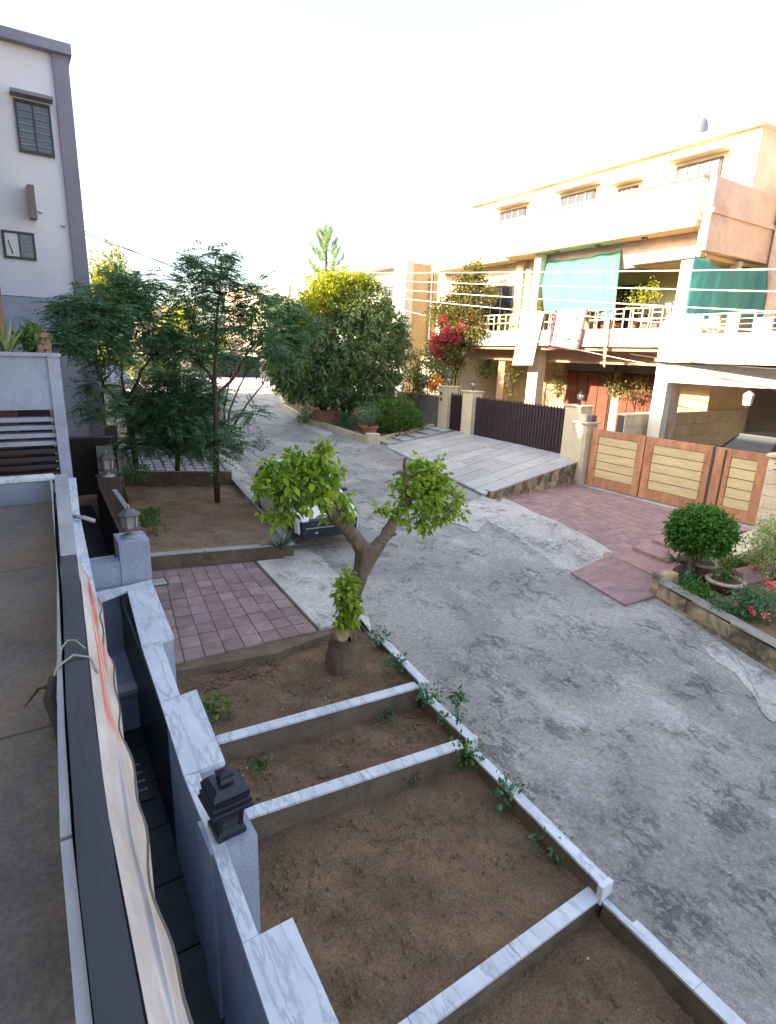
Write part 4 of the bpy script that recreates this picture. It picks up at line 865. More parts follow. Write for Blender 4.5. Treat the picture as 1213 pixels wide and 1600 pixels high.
# ================================================================== ORANGE GATE
ogt = thing('orange_gate', 'orange stained wooden gate with yellow plank panels in three leaves', 'gate', (GX, 11, 0.35))
leafs = [(11.95, 14.15), (9.55, 11.90), (7.93, 9.50)]
z0g, z1g = 0.42, 2.58
for li, (ya, yb) in enumerate(leafs):
    wst = 0.28 if li != 2 else 0.3
    yi0, yi1 = ya+wst, yb-wst
    if li == 2: yi1 = yb-0.5
    for (a_, b_, c_, d_) in ((ya, yi0, z0g, z1g), (yi1, yb, z0g, z1g)):
        MB().box(GX-0.05, GX+0.05, a_+0.003, b_, c_, d_, 0.01).build('stile', M_orangewood, ogt)
    MB().box(GX-0.045, GX+0.045, yi0+0.002, yi1-0.002, z1g-0.24, z1g-0.005).build('top_rail', M_orangewood, ogt)
    MB().box(GX-0.045, GX+0.045, yi0+0.002, yi1-0.002, z0g+0.005, z0g+0.36).build('bottom_rail', M_orangewood, ogt)
    MB().box(GX+0.01, GX+0.03, yi0+0.002, yi1-0.002, z0g+0.36, z1g-0.24).build('back_sheet', M_brownmetal, ogt)
    np1 = 5; zz0, zz1 = z0g+0.362, z1g-0.244; h = (zz1-zz0)/np1
    for k in range(np1):
        MB().box(GX-0.02, GX+0.009, yi0+0.01, yi1-0.01, zz0+k*h+0.012, zz0+(k+1)*h-0.014, 0.004).build('plank', M_plank, ogt)
    for k in range(1, np1):
        for yy in ((yi1+0.06,) if li != 1 else (yi0-0.06, yi1+0.06)):
            MB().lathe((GX-0.055, yy, zz0+k*h), [(0.0, -0.02), (0.018, -0.01), (0.018, 0.01), (0.0, 0.02)], 8).build('bolt', M_brownmetal, ogt)
MB().box(GX-0.075, GX-0.052, 9.50, 9.58, z0g, z1g).build('cover_strip', M_brownwood, ogt)
MB().box(GX-0.08, GX-0.055, 9.15, 9.20, z0g+0.3, z1g-0.05).build('cover_strip', M_brownwood, ogt)
# right cream pier with arched panel
rpier = thing('right_gate_pier', 'cream stone pier with arched panel and vents right of the orange gate', 'gate post', (18.4, 7, 0.3))
MB().box(18.2, 18.9, 3.0, 7.88, 0.0, 2.55).build('shaft', M_brick_p, rpier)
MB().box(18.1, 19.0, 2.9, 7.92, 2.552, 2.66, 0.03).build('cap', M_brick_p, rpier)
for k in range(6): MB().box(18.17, 18.199, 7.2+0.0, 7.86, 0.35+k*0.36, 0.35+(k+1)*0.36-0.012).build('stone', M_brick_p, rpier)
for yy in (7.05, 5.0):
    MB().tube([(18.17, yy, 0.3), (18.17, yy, 1.35), (18.17, yy-0.15, 1.62), (18.17, yy-0.5, 1.78), (18.17, yy-0.85, 1.62), (18.17, yy-1.0, 1.35), (18.17, yy-1.0, 0.3)], 0.05, 6).build('arch_moulding', M_brick_p, rpier)
for z in (2.2, 2.36): MB().box(18.16, 18.199, 7.0, 7.7, z, z+0.035).build('vent_slot', M_joint, rpier)
ib = thing('intercom', 'small white and grey intercom box on the cream pier by the orange gate', 'intercom', (18.17, 7.3, 1.85))
MB().box(18.12, 18.165, 7.15, 7.5, 1.78, 1.98).build('case', M_white, ib); MB().box(18.10, 18.119, 7.2, 7.3, 1.83, 1.93).build('screen', M_glass, ib)

# ================================================================== FLOWER PLANTER bottom right
pw1 = thing('planter_wall', 'mossy cream block planter wall along the road at the lower right', 'planter wall', (10.9, 5, 0))
pa = np.array(xy(PZ(1030, 908, 0.62))); pb = np.array(xy(PZ(1213, 1005, 0.56))); pdir = (pb-pa)/np.linalg.norm(pb-pa)
pe = pa+pdir*9.0; Lp = 9.0; pn = np.array([-pdir[1], pdir[0]])
if pn[0] < 0: pn = -pn
def zpt(s): return 0.62-0.045*s
MB().prism([tuple(pa+pn*0.02), tuple(pe+pn*0.02), tuple(pe+pn*0.22), tuple(pa+pn*0.22)], -0.7, [zpt(0)-0.06, zpt(9)-0.06, zpt(9)-0.06, zpt(0)-0.06]).build('core', M_joint, pw1)
for r in range(2):
    for k in range(18):
        s0 = k*0.52-(0.26 if r else 0); s1 = s0+0.52; s0 = max(0, s0)+0.005; s1 = min(9, s1)-0.005
        if s1 <= s0: continue
        f = lambda s, q: zpt(s)-0.05-0.28*(2-q) if True else 0
        j = random.uniform(0, 0.012)
        p0 = pa+pdir*s0-pn*j; p1 = pa+pdir*s1-pn*j
        MB().prism([tuple(p0), tuple(p1), tuple(p1+pn*0.12), tuple(p0+pn*0.12)], [f(s0, r), f(s1, r), f(s1, r), f(s0, r)], [f(s0, r+1)-0.01, f(s1, r+1)-0.01, f(s1, r+1)-0.01, f(s0, r+1)-0.01]).build('block', M_brick_c, pw1)
for k in range(10):
    s0, s1 = k*0.9+0.004, (k+1)*0.9-0.004; p0 = pa+pdir*s0; p1 = pa+pdir*s1
    MB().prism([tuple(p0-pn*0.03), tuple(p1-pn*0.03), tuple(p1+pn*0.25), tuple(p0+pn*0.25)], [zpt(s0)-0.045]*2+[zpt(s0)-0.045]*2, [zpt(s0), zpt(s1), zpt(s1), zpt(s0)]).build('coping_stone', mat('mossy_coping', (0.35, 0.33, 0.28), (0.2, 0.19, 0.16), scale=4, rough=0.95, bump=0.4, stain=(0.09, 0.085, 0.07), sscale=2, samt=0.6), pw1)
# planter interior
struct(MB().prism([tuple(pa+pn*0.22), tuple(pe+pn*0.22), (18.1, pe[1]), (18.1, 7.6), (13.4, 6.9)], -0.6, 0.42).build('planter_soil', M_soil))
pk = thing('planter_end_block', 'small cream block end pier of the planter beside the red steps', 'pier', (11.4, 6.6, 0.2))
MB().prism([tuple(pa), tuple(pa+pn*0.5), tuple(pa+pn*0.5+(-pdir)*0.25), tuple(pa-pdir*0.2)], -0.2, 0.75).build('block', M_brick_c, pk)
pcop = thing('planter_back_ledge', 'pale stone ledge of the planter bed under the orange gate', 'ledge', (17, 7.4, 0.5))
q = [xy(PZ(u, v, 0.62)) for u, v in [(1150, 838), (1180, 826), (1213, 842), (1150, 868), (1128, 860)]]
MB().prism(q, 0.0, 0.62).build('ledge_stone', M_brick_p, pcop)

# ================================================================== PLANTER under the mango tree
mk = thing('mango_planter_kerb', 'low cream kerb wall around the mango tree planting', 'kerb', (13, 24, 1.2))
P0 = np.array([13.05, 21.75]); P1 = np.array([12.45, 27.3]); P2 = np.array([13.0, 31.5]); P3 = np.array([15.6, 38.5]); Q1 = np.array([18.6, 24.3])
def lowwall(parent, a, b, n, z0a, z0b, h, th=0.2, m=M_brick_p, nm='kerb_stone'):
    d = b-a; L = np.linalg.norm(d); d = d/L; nn = np.array([-d[1], d[0]])*th
    for i in range(n):
        t0, t1 = i/n+0.003, (i+1)/n-0.003; p = a+(b-a)*t0; q = a+(b-a)*t1
        za = z0a+(z0b-z0a)*t0; zb_ = z0a+(z0b-z0a)*t1
        MB().prism([tuple(p), tuple(q), tuple(q-nn), tuple(p-nn)], za-0.5, [za+h, zb_+h, zb_+h, za+h]).build(nm, m, parent)
lowwall(mk, P0, P1, 5, g(21.7), g(27.3), 0.28); lowwall(mk, P1+(0, 0.05), P2, 4, g(27.3), g(31.5), 0.30); lowwall(mk, P2+(0.05, 0.1), P3, 6, g(31.5), g(37), 0.35)
lowwall(mk, Q1, P0+(0.25, -0.05), 6, 1.42, 1.22, 0.13)
MB().prism([(12.9, 21.55), (13.45, 21.45), (13.5, 21.9), (13.0, 22.0)], 0.7, 1.62).build('corner_block', M_brick_p, mk)
struct(MB().prism([tuple(P0+(0.2, 0.1)), tuple(P1+(0.2, 0)), tuple(P2+(0.2, 0)), tuple(P3+(0.2, 0)), (18.8, 38), (18.8, 24.5)], 0.9, [1.3, 1.6, 1.85, 2.15, 2.15, 1.45]).build('planting_bed_soil', M_soil))

# ================================================================== BROWN HOUSE (the cream one behind the brown gate)
H1 = thing('cream_house', 'sunlit cream two storey house with green shade cloth on its balcony', 'house', (22, 20, 1.3))
def B_(nm, m, *a, parent=H1, ch=0.0): return MB().box(*a, ch=ch).build(nm, m, parent)
struct(MB().box(19.0, 32, 14.9, 31, 0.8, 1.30).build('courtyard', M_apron))
# ground floor
B_('wall', M_ochre, 24.2, 32, 13.2, 30.0, 1.3, 5.0)
B_('wall', M_cream, 21.6, 24.19, 25.9, 30.0, 1.3, 5.0)
# first floor slab / balcony front
B_('balcony_front', M_white, 21.0, 21.14, 13.15, 26.2, 5.62, 6.32)
B_('balcony_slab', M_terra, 21.145, 24.2, 13.15, 26.2, 5.45, 5.72)
B_('balcony_beam', M_terra, 22.0, 22.3, 13.15, 26.2, 4.92, 5.448)
B_('balcony_end', M_ochre, 21.145, 24.2, 13.0, 13.147, 5.45, 6.32)
# first floor walls
B_('upper_wall', M_green_wall, 24.2, 32, 13.2, 20.9, 5.72, 9.0)
B_('upper_wall', M_cream, 22.6, 32, 20.95, 30.0, 5.72, 9.72)
B_('lintel_beam', M_pinkpl, 21.95, 22.25, 13.2, 20.9, 8.75, 9.72)  # shade under the roof slab is put into its pinkish colour
B_('ceiling', M_ochre, 22.25, 24.3, 13.2, 20.9, 9.0, 9.3)
# roof slab (two levels of projection)
B_('roof_slab', M_ochre, 21.02, 32, 13.05, 22.9, 9.74, 9.98)
B_('roof_slab', M_ochre, 21.62, 32, 22.95, 29.4, 9.72, 9.96)
# top floor parapet band
B_('parapet', M_white, 21.0, 21.25, 13.05, 22.9, 9.985, 11.3)
B_('parapet', M_white, 21.6, 21.85, 23.1, 29.4, 9.965, 11.2)
B_('parapet_return', M_ochre, 21.0, 22.0, 22.905, 23.09, 9.9, 11.3)
B_('top_wall', M_cream, 24.5, 32, 13.2, 29.4, 9.98, 13.6)
B_('top_roof', M_white, 24.2, 32.3, 13.0, 29.6, 13.602, 13.85)
for (xa, y0_, y1_, z0_, z1_) in ((21.0, 17.6, 22.3, 10.2, 11.0), (21.0, 13.6, 17.0, 10.2, 11.0), (21.6, 23.6, 25.3, 10.2, 10.95), (21.6, 25.8, 27.4, 10.2, 10.95), (21.6, 27.9, 29.1, 10.2, 10.95)):
    fr = B_('panel_moulding', M_cream, xa-0.03, xa-0.002, y0_, y1_, z1_, z1_+0.07)
    B_('moulding_side', M_cream, xa-0.03, xa-0.002, y0_, y0_+0.07, z0_, z1_-0.002, parent=H1); B_('moulding_side', M_cream, xa-0.03, xa-0.002, y1_-0.07, y1_, z0_, z1_-0.002, parent=H1)
for y in (15.4, 17.6, 19.8, 25.6):
    xx = 21.55 if y < 23 else 22.0
    fl = thing('soffit_light', 'small round ceiling light under the roof slab, %s' % {15.4: 'nearest of the row', 17.6: 'second of the row', 19.8: 'third of the row', 25.6: 'on the farther wing'}[y], 'ceiling light', (xx, y, 9.7), 'soffit lights')
    MB().lathe((xx, y, 9.66), [(0.0, 0), (0.09, 0.0), (0.12, 0.03), (0.12, 0.075)], 12).build('housing', M_cast, fl)
B_('parapet_coping', M_pinkpl, 20.93, 21.32, 13.0, 22.95, 11.302, 11.38); B_('parapet_coping', M_pinkpl, 21.53, 21.92, 23.1, 29.45, 11.202, 11.28)
for (ya, yb, za, zb_) in ((14.5, 16.4, 10.9, 12.9), (18.2, 19.2, 9.99, 12.6), (20.5, 22.6, 10.9, 12.9), (25.0, 27.0, 10.9, 12.9)):
    w_ = B_('window', M_brownwood, 24.44, 24.498, ya, yb, za, zb_); B_('pane', M_glass, 24.42, 24.438, ya+0.1, yb-0.1, za+0.1, zb_-0.1, parent=w_)
    for k in range(1, 4): B_('grille_bar', M_rail, 24.39, 24.41, ya+(yb-ya)*k/4-0.02, ya+(yb-ya)*k/4+0.02, za+0.1, zb_-0.1, parent=w_)
    B_('sunshade', M_cream, 23.9, 24.499, ya-0.2, yb+0.2, zb_+0.15, zb_+0.25)
tk = thing('water_tank', 'pale cylindrical water tank on the cream house roof', 'water tank', (26, 17, 13.85))
MB().lathe((26, 17, 13.86), [(0.6, 0), (0.62, 0.5), (0.6, 1.0), (0.5, 1.2), (0.2, 1.3), (0.2, 1.38), (0, 1.4)], 20).build('tank', M_lilac, tk)
# side wall facing us, its shade put into the pinkish colour
Hs = 12.95
B_('shade_tinted_side_wall', M_pinkpl, 21.26, 26.3, 12.7, 13.04, 8.95, 11.3)
B_('side_band', M_pinkpl, 21.26, 26.3, 12.62, 12.698, 10.15, 10.3)
B_('side_soffit', M_ochre, 21.6, 26.3, 13.05, 16.0, 8.8, 8.94)
B_('side_return', M_cream, 24.0, 24.3, 12.9, 13.19, 5.7, 8.9)
B_('dark_vent', M_black, 24.9, 25.4, 13.0, 13.04, 8.55, 8.8)
# pillars
B_('pillar', M_white, 21.62, 21.98, 13.15, 13.75, 5.72, 8.74); B_('pillar_side', M_pinkpl, 21.9, 22.2, 13.0, 13.14, 5.72, 8.94)
B_('pillar', M_white, 21.5, 21.9, 20.7, 21.1, 6.3, 9.72)
B_('pillar', M_ochre, 21.95, 22.55, 20.92, 21.2, 5.72, 9.7); B_('pillar', M_white, 22.2, 22.55, 22.0, 22.3, 5.72, 9.3); B_('pillar', M_ochre, 22.3, 22.58, 22.6, 23.1, 5.72, 9.7)
B_('pillar', M_cream, 21.5, 22.0, 20.2, 20.85, 1.3, 5.44)
B_('pillar', M_terra, 22.1, 22.5, 23.1, 23.6, 1.3, 5.44)
# windows and doors
wd = B_('window', M_brownwood, 22.52, 22.59, 23.4, 26.6, 6.4, 8.7)
B_('pane', M_glass, 22.49, 22.518, 23.5, 26.5, 6.5, 8.6, parent=wd)
for k in range(1, 4): B_('mullion', M_rail, 22.46, 22.488, 23.5+k*0.75-0.02, 23.5+k*0.75+0.02, 6.5, 8.6, parent=wd)
dw = B_('door', M_black, 24.12, 24.199, 16.6, 19.2, 5.75, 8.4); B_('leaf', M_redwood, 24.06, 24.118, 18.0, 19.1, 5.75, 8.3, parent=dw); B_('leaf', M_brownmetal, 24.06, 24.118, 16.7, 17.5, 5.75, 8.3, parent=dw)
for (ya, yb) in ((15.5, 17.4), (17.9, 20.6)):
    d_ = B_('door', M_brownwood, 24.12, 24.199, ya, yb, 1.3, 4.55); B_('lintel', M_greybeige, 24.0, 24.199, ya-0.15, yb+0.15, 4.56, 4.9)
    nl = 4
    for k in range(nl): B_('leaf', M_redwood, 24.06, 24.118, ya+0.06+k*(yb-ya-0.1)/nl, ya+0.02+(k+1)*(yb-ya-0.1)/nl, 1.32, 4.45, parent=d_)
for (ya, yb) in ((22.0, 22.9), (26.2, 27.2)):
    d_ = B_('window', M_ochre, 24.1, 24.199, ya, yb, 1.8, 4.2); 
wl = B_('door', M_ochre, 21.52, 21.598, 26.2, 27.6, 1.4, 4.0)
B_('wall_lamp', M_cast, 24.05, 24.199, 15.1, 15.25, 7.5, 7.95)
B_('wall_lamp', M_cast, 22.3, 22.598, 24.7, 24.9, 4.4, 4.85)
# balcony railing cream metal
rl = thing('balcony_railing', 'cream metal railing of square frames along the upper balcony', 'railing', (21.05, 19, 6.32))
for z in (6.68, 7.08): MB().bar((21.06, 13.3, z), (21.06, 25.9, z), 0.05).build('rail', M_rail, rl)
y = 13.4
k = 0
while y < 25.9:
    MB().bar((21.06, y, 6.32), (21.06, y, 7.1), 0.045, 0.045, (1, 0, 0)).build('post', M_rail, rl)
    if k % 2 == 0: MB().bar((21.06, y+0.12, 6.32), (21.06, y+0.12, 7.05), 0.03, 0.03, (1, 0, 0)).build('post', M_rail, rl)
    else: MB().bar((21.06, y, 6.9), (21.06, y+0.42, 6.9), 0.03).build('rail', M_rail, rl)
    y += 0.42; k += 1
fr_ = thing('folding_frame', 'small dark framed wire rack on the balcony beside the white pillar', 'rack', (22, 14.6, 6.3))
for a_, b_ in (((21.7, 13.9, 7.3), (21.7, 15.2, 7.3)), ((21.7, 13.9, 6.0), (21.7, 13.9, 7.3)), ((21.7, 15.2, 6.0), (21.7, 15.2, 7.3)), ((21.7, 14.5, 6.3), (21.7, 14.5, 7.3)), ((21.7, 13.9, 6.9), (21.7, 15.2, 6.9))):
    MB().bar(a_, b_, 0.04, 0.04, (1, 0, 0)).build('bar', M_black, fr_)

# cloths
def cloth(name, label, cat, P, m, nu=24, nv=20, wave=0.05, sag=0.0, freq=9, axis=(1, 0, 0), top_sag=0.0, group=None, th=0.004):
    a, b, c, d = [np.array(p, float) for p in P]   # top-left, top-right, bottom-right, bottom-left
    ax = np.array(axis, float)
    def fn(u, v):
        p = bilin(a, b, c, d, u, v); p = p+ax*(wave*math.sin(freq*u+1.3)*(0.3+0.7*v)+0.5*wave*math.sin(freq*2.3*u+4*v))
        p = p+np.array([0, 0, -top_sag*math.sin(math.pi*u)*(1-v)-0.025*math.sin(freq*1.7*u)*(1-v)]); return tuple(p)
    mb = MB(); mb.grid(fn, nu, nv); o = mb.build(name, m, loc=tuple(a)); tag(o, label, cat, group); solid(o, th); return o
cloth('green_shade_cloth', 'large mint green shade cloth hung across the cream house balcony', 'cloth', [PX(841, 408, 21.88), PX(971, 390, 21.88), PX(958, 488, 21.2), PX(850, 490, 21.2)], M_green_cloth, 40, 20, wave=0.06, top_sag=0.12, freq=13)
cloth('green_cloth_flap', 'pale green loose flap of shade cloth over the balcony railing', 'cloth', [PX(946, 408, 21.8), PX(970, 396, 21.8), PX(961, 500, 21.0), PX(938, 500, 21.0)], M_green_cloth, 6, 14, wave=0.04)
cloth('teal_shade_cloth', 'teal shade cloth hung across the side verandah at the upper right', 'cloth', [PY(1087, 397, 12.9), PY(1200, 416, 12.45), PY(1192, 500, 12.45), PY(1071, 500, 12.9)], M_teal_cloth, 40, 24, wave=0.07, axis=(0.2, 1, 0), top_sag=0.32, freq=15)
cloth('white_bedsheet', 'long white bedsheet hanging over the upper balcony front', 'bedsheet', [PX(815, 487, 20.93), PX(851, 486, 20.93), PX(833, 571, 20.9), PX(800, 571, 20.9)], M_sheet, wave=0.03)
def quiltmat():
    m = mat('quilt_print', (0.8, 0.74, 0.66), (0.72, 0.64, 0.56), scale=4, rough=0.95, bump=0.1)
    t = m.node_tree; L = t.links.new; b = t.nodes['Principled BSDF']; src = b.inputs['Base Color'].links[0].from_socket
    v = nd(t, 'ShaderNodeTexVoronoi'); v.inputs['Scale'].default_value = 2.6; tc = nd(t, 'ShaderNodeTexCoord'); L(tc.outputs['Object'], v.inputs['Vector'])
    r = nd(t, 'ShaderNodeMapRange'); r.inputs[1].default_value = 0.16; r.inputs[2].default_value = 0.22; r.inputs[3].default_value = 1; r.inputs[4].default_value = 0; L(v.outputs['Distance'], r.inputs[0])
    mx = nd(t, 'ShaderNodeMix', data_type='RGBA'); L(r.outputs[0], mx.inputs[0]); L(src, mx.inputs[6]); mx.inputs[7].default_value = (0.2, 0.1, 0.03, 1); L(mx.outputs[2], b.inputs['Base Color']); return m
qa = [PX(870, 484, 20.9), PX(919, 482, 20.9), PX(903, 545, 20.88), PX(859, 542, 20.88)]
cloth('printed_quilt', 'cream quilt with brown motifs and dark border hanging over the balcony', 'quilt', qa, quiltmat(), wave=0.02)
M_mar = mat('maroon_border', (0.16, 0.06, 0.06), rough=0.9)
qo = bpy.data.objects['printed_quilt']
for i, j in ((1, 2), (2, 3), (3, 0)):
    mb = MB(); mb.bar(tuple(qa[i]+(-0.03, 0, 0)), tuple(qa[j]+(-0.03, 0, 0)), 0.12, 0.03, (1, 0, 0)); o = mb.build('border', M_mar, qo)
cloth('yellow_rag', 'narrow yellow knotted cloth hanging from the balcony railing', 'cloth', [PX(944, 498, 20.9), PX(953, 498, 20.9), PX(946, 576, 20.88), PX(942, 570, 20.88)], mat('yellow_cloth', (0.75, 0.6, 0.25), rough=0.9), 4, 10, wave=0.03)

# ================================================================== ORANGE-GATE HOUSE
H2 = thing('carport_house', 'white fronted house with open carport behind the orange gate', 'house', (22, 9, 0.3))
def C_(nm, m, *a, parent=H2, ch=0.0): return MB().box(*a, ch=ch).build(nm, m, parent)
struct(MB().box(19.3, 34, -6, 13.2, -0.2, 1.12).build('carport_floor', M_apron))
C_('pillar', M_white, 19.9, 20.25, 12.45, 12.95, 0.3, 4.38)
C_('pillar', M_pinkpl, 20.6, 20.9, 12.5, 12.8, 0.3, 4.38)
C_('beam', M_white, 19.9, 20.3, -5, 12.95, 4.385, 4.62)
MB().prism([(19.88, 12.95), (19.88, -5), (20.3, -5), (20.3, 12.95)], 4.622, [5.06, 4.70, 4.70, 5.06]).build('beam_upper', M_white, H2)
C_('recess_band', M_ochre, 20.305, 20.6, -5, 12.95, 4.6, 5.2)
MB().prism([(19.80, 13.02), (19.5, 11.4), (19.0, 9.0), (18.7, 6.5), (18.7, -5), (20.7, -5), (20.7, 13.02)], 5.08, 5.20).build('ledge', M_cream, H2)
MB().prism([(19.86, 12.98), (19.56, 11.4), (19.06, 9.0), (18.76, 6.5), (18.76, -5), (20.6, -5), (20.6, 12.98)], 5.202, 6.02).build('parapet', M_white, H2)
C_('parapet_block', M_white, 19.86, 20.6, 11.95, 12.98, 6.022, 6.5)
C_('terrace', M_terra, 20.61, 26, -5, 12.6, 5.6, 5.75)
C_('ceiling', M_ochre, 20.61, 30, -5, 12.95, 4.42, 4.6)
# party wall of blocks seen inside the carport (Y plane) 
pwl = thing('party_wall', 'cream block party wall between the two driveways', 'wall', (22, 13.2, 0.3))
MB().box(18.8, 30, 13.22, 13.5, 0.3, 3.14).build('core', M_joint, pwl)
for r in range(6):
    for k in range(13):
        x0 = 18.82+k*0.85-(0.42 if r % 2 else 0); x1 = x0+0.84; x0 = max(18.82, x0)
        MB().box(x0, x1, 13.185-random.uniform(0, 0.008), 13.219, 0.36+r*0.47, 0.36+(r+1)*0.47-0.012).build('block', M_brick_p, pwl)
MB().box(18.78, 30, 13.15, 13.55, 3.142, 3.2).build('coping', M_brick_p, pwl)
C_('inner_wall', M_ochre, 21.5, 28, 15.2, 15.5, 1.3, 5.0) if False else None
C_('back_wall', M_greybeige, 27.5, 27.8, -5, 13.1, 0.3, 5.0)
C_('inner_column', M_terra, 24.6, 25.0, 9.6, 10.0, 0.3, 4.4)
C_('upper_back_wall', M_pinkpl, 25.6, 26.0, -5, 12.6, 5.75, 11.4)
C_('roof', M_white, 25.2, 34, -5.2, 12.58, 11.402, 11.7)
w_ = C_('window', M_brownmetal, 25.5, 25.598, 9.2, 11.9, 6.2, 8.9); C_('pane', M_glass, 25.46, 25.498, 9.3, 11.8, 6.3, 8.8, parent=w_)
w_ = C_('window', M_brownmetal, 25.5, 25.598, 3.2, 7.4, 6.2, 8.9); C_('pane', M_glass, 25.46, 25.498, 3.3, 7.3, 6.3, 8.8, parent=w_)
w_ = C_('window', M_brownmetal, 25.5, 25.598, 8.2, 11.4, 9.6, 11.0); C_('pane', M_glass, 25.46, 25.498, 8.3, 11.3, 9.7, 10.9, parent=w_)
lt = thing('pendant_lantern', 'white framed lantern hanging in the carport opening', 'lamp', (20.1, 9.2, 3.9))
c = PX(1170, 621, 20.1); c = (float(c[0]), float(c[1]), float(c[2])-0.25)
MB().lathe(c, [(0.11, 0), (0.14, 0.3)], 6, False).build('glass', M_frost, lt)
MB().lathe(c, [(0.17, 0.3), (0.15, 0.36), (0.03, 0.45)], 6, False).build('cap', M_white, lt); MB().lathe(c, [(0.0, -0.12), (0.05, -0.05), (0.12, 0)], 6, False).build('base', M_cast, lt)
for k in range(6):
    a = k*math.pi/3; MB().bar((c[0]+0.11*math.cos(a), c[1]+0.11*math.sin(a), c[2]), (c[0]+0.14*math.cos(a), c[1]+0.14*math.sin(a), c[2]+0.3), 0.025).build('upright', M_white, lt)
MB().tube([(c[0], c[1], c[2]+0.44), (c[0], c[1], 4.4)], 0.012, 5).build('chain', M_cast, lt)
# terrace railing with washing
tr2 = thing('terrace_railing', 'thin white rod railing with orange posts on the carport terrace', 'railing', (19.9, 9, 6.22))
def tpx(y): return float(np.interp(y, [-5, 6.5, 9.0, 11.4, 13], [19.95, 19.95, 19.95, 19.98, 20.0]))
ysr = [11.6, 10.75, 9.9, 9.05, 8.2, 7.35, 6.5, 5.6, 4.7]
for z in (6.18, 6.34, 6.5, 6.64):
    MB().tube([(tpx(y), y, z) for y in np.linspace(12.2, 4, 12)], 0.012, 5).build('rod', M_white, tr2)
for y in ysr: MB().bar((tpx(y), y, 6.0), (tpx(y), y, 6.68), 0.05, 0.05, (1, 0, 0)).build('post', M_rail, tr2)
def wash(lab, u0, u1, v0, v1, m, sk=0, nm='laundry'):
    yv = PX((u0+u1)/2, v0, 19.4)[1]; X = tpx(float(yv))-0.06
    cloth(nm, lab, 'laundry', [PX(u0, v0, X), PX(u1, v0+1, X), PX(u1-sk, v1, X-0.05), PX(u0-sk, v1-3, X-0.05)], m, 10, 12, wave=0.05, freq=14, group='washing on the terrace railing')
wash('crumpled white washing at the left end of the terrace railing', 1068, 1101, 490, 527, M_sheet, 6)
wash('plain white towel over the middle of the terrace railing', 1138, 1158, 489, 529, M_sheet, 8)
wash('small white garment on the railing at the right edge', 1178, 1206, 497, 531, clothmat('white_garment', (0.75, 0.75, 0.72)), 2)
wash('pinkish garment hanging between the crumpled washing and the white towel', 1108, 1126, 492, 522, clothmat('pinkish_garment', (0.55, 0.36, 0.33)), 5)
wash('pink tinted cloth bundle lying on the terrace parapet block', 1040, 1068, 492, 503, clothmat('pale_pink_cloth', (0.75, 0.66, 0.6)), 0)
wl_ = thing('washing_line', 'white washing line stretched above the terrace railing', 'line', (20, 9, 7.3))
MB().tube([PX(1050, 494, 19.9), PX(1140, 489, 19.9), PX(1200, 486, 19.9), PX(1300, 492, 19.9)], 0.018, 6).build('line', M_white, wl_)
# ================================================================== far white house (right)
H3 = thing('far_white_house', 'bright white house with flat overhanging roof beyond the mango tree', 'house', (24, 36, 2))
def D_(nm, m, *a, parent=H3): return MB().box(*a).build(nm, m, parent)
D_('wall', M_white, 22.0, 34, 32.6, 42, 2, 9.6); D_('shade_tinted_side_wall', M_ochre, 22.002, 34, 32.3, 32.598, 2, 10.6)  # side wall carries its shaded peach tone in the ochre colour
D_('corner_pier', M_white, 21.7, 22.3, 32.2, 33.6, 2, 10.7)
D_('roof_slab', M_white, 20.9, 34.5, 33.62, 45, 10.35, 10.6); D_('parapet', M_white, 21.9, 34, 33.62, 42, 9.602, 10.348)
for (ya, yb, za, zb_) in ((33.9, 35.3, 7.2, 9.3), (37.2, 37.9, 8.7, 9.9), (34.2, 35.6, 3.2, 5.2)):
    w_ = D_('window', M_brownwood, 21.93, 21.998, ya, yb, za, zb_); D_('pane', M_glass, 21.9, 21.928, ya+0.1, yb-0.1, za+0.1, zb_-0.1, parent=w_)
    for k in range(1, 3): D_('mullion', M_brownwood, 21.87, 21.898, ya+(yb-ya)*k/3-0.03, ya+(yb-ya)*k/3+0.03, za+0.1, zb_-0.1, parent=w_)
dp = thing('drain_pipe', 'thin grey drain pipe on the peach side wall', 'pipe', (24.5, 32.2, 6)); 
pt = PY(672, 440, 32.2); MB().tube([(pt[0], 32.2, 9.8), (pt[0], 32.2, 4)], 0.05, 6).build('pipe', M_greybeige, dp)
B_('drain_pipe', M_greybeige, 21.5, 21.6, 29.1, 29.2, 5, 9.6)
# far blocks
for i, (u, v0, ww, dd, y, lab, m) in enumerate(((395, 452, 26, 10, 90, 'low tan house far up the street, leftmost of the far ones', M_pinkpl), (445, 466, 60, 10, 80, 'long low pale house behind the sun-yellow tree', M_cream),
        (462, 447, 24, 8, 86, 'small stepped brown rooftop room behind the mango tree', M_pinkpl), (520, 430, 40, 10, 75, 'pale house behind the pine tree', M_cream), (250, 480, 60, 10, 95, 'pale far house behind the tallest feathery tree', M_cream))):
    p = PY(u, v0, y); s = float(np.dot(p-EYE, FW))/FPX
    t = thing('far_house', lab, 'house', (p[0], y, 2)); hw = ww*s/2
    MB().box(p[0]-hw, p[0]+hw, y, y+dd, 1.5, float(p[2])).build('wall', m, t)
    MB().box(p[0]-hw-0.3, p[0]+hw+0.3, y-0.3, y+dd+0.3, float(p[2])+0.002, float(p[2])+0.3).build('roof', M_white, t)
    for k in range(2): MB().box(p[0]-hw*0.5+k*hw*0.8, p[0]-hw*0.5+k*hw*0.8+0.9, y-0.05, y-0.002, float(p[2])-2.2, float(p[2])-1.1).build('window', M_glass, t)
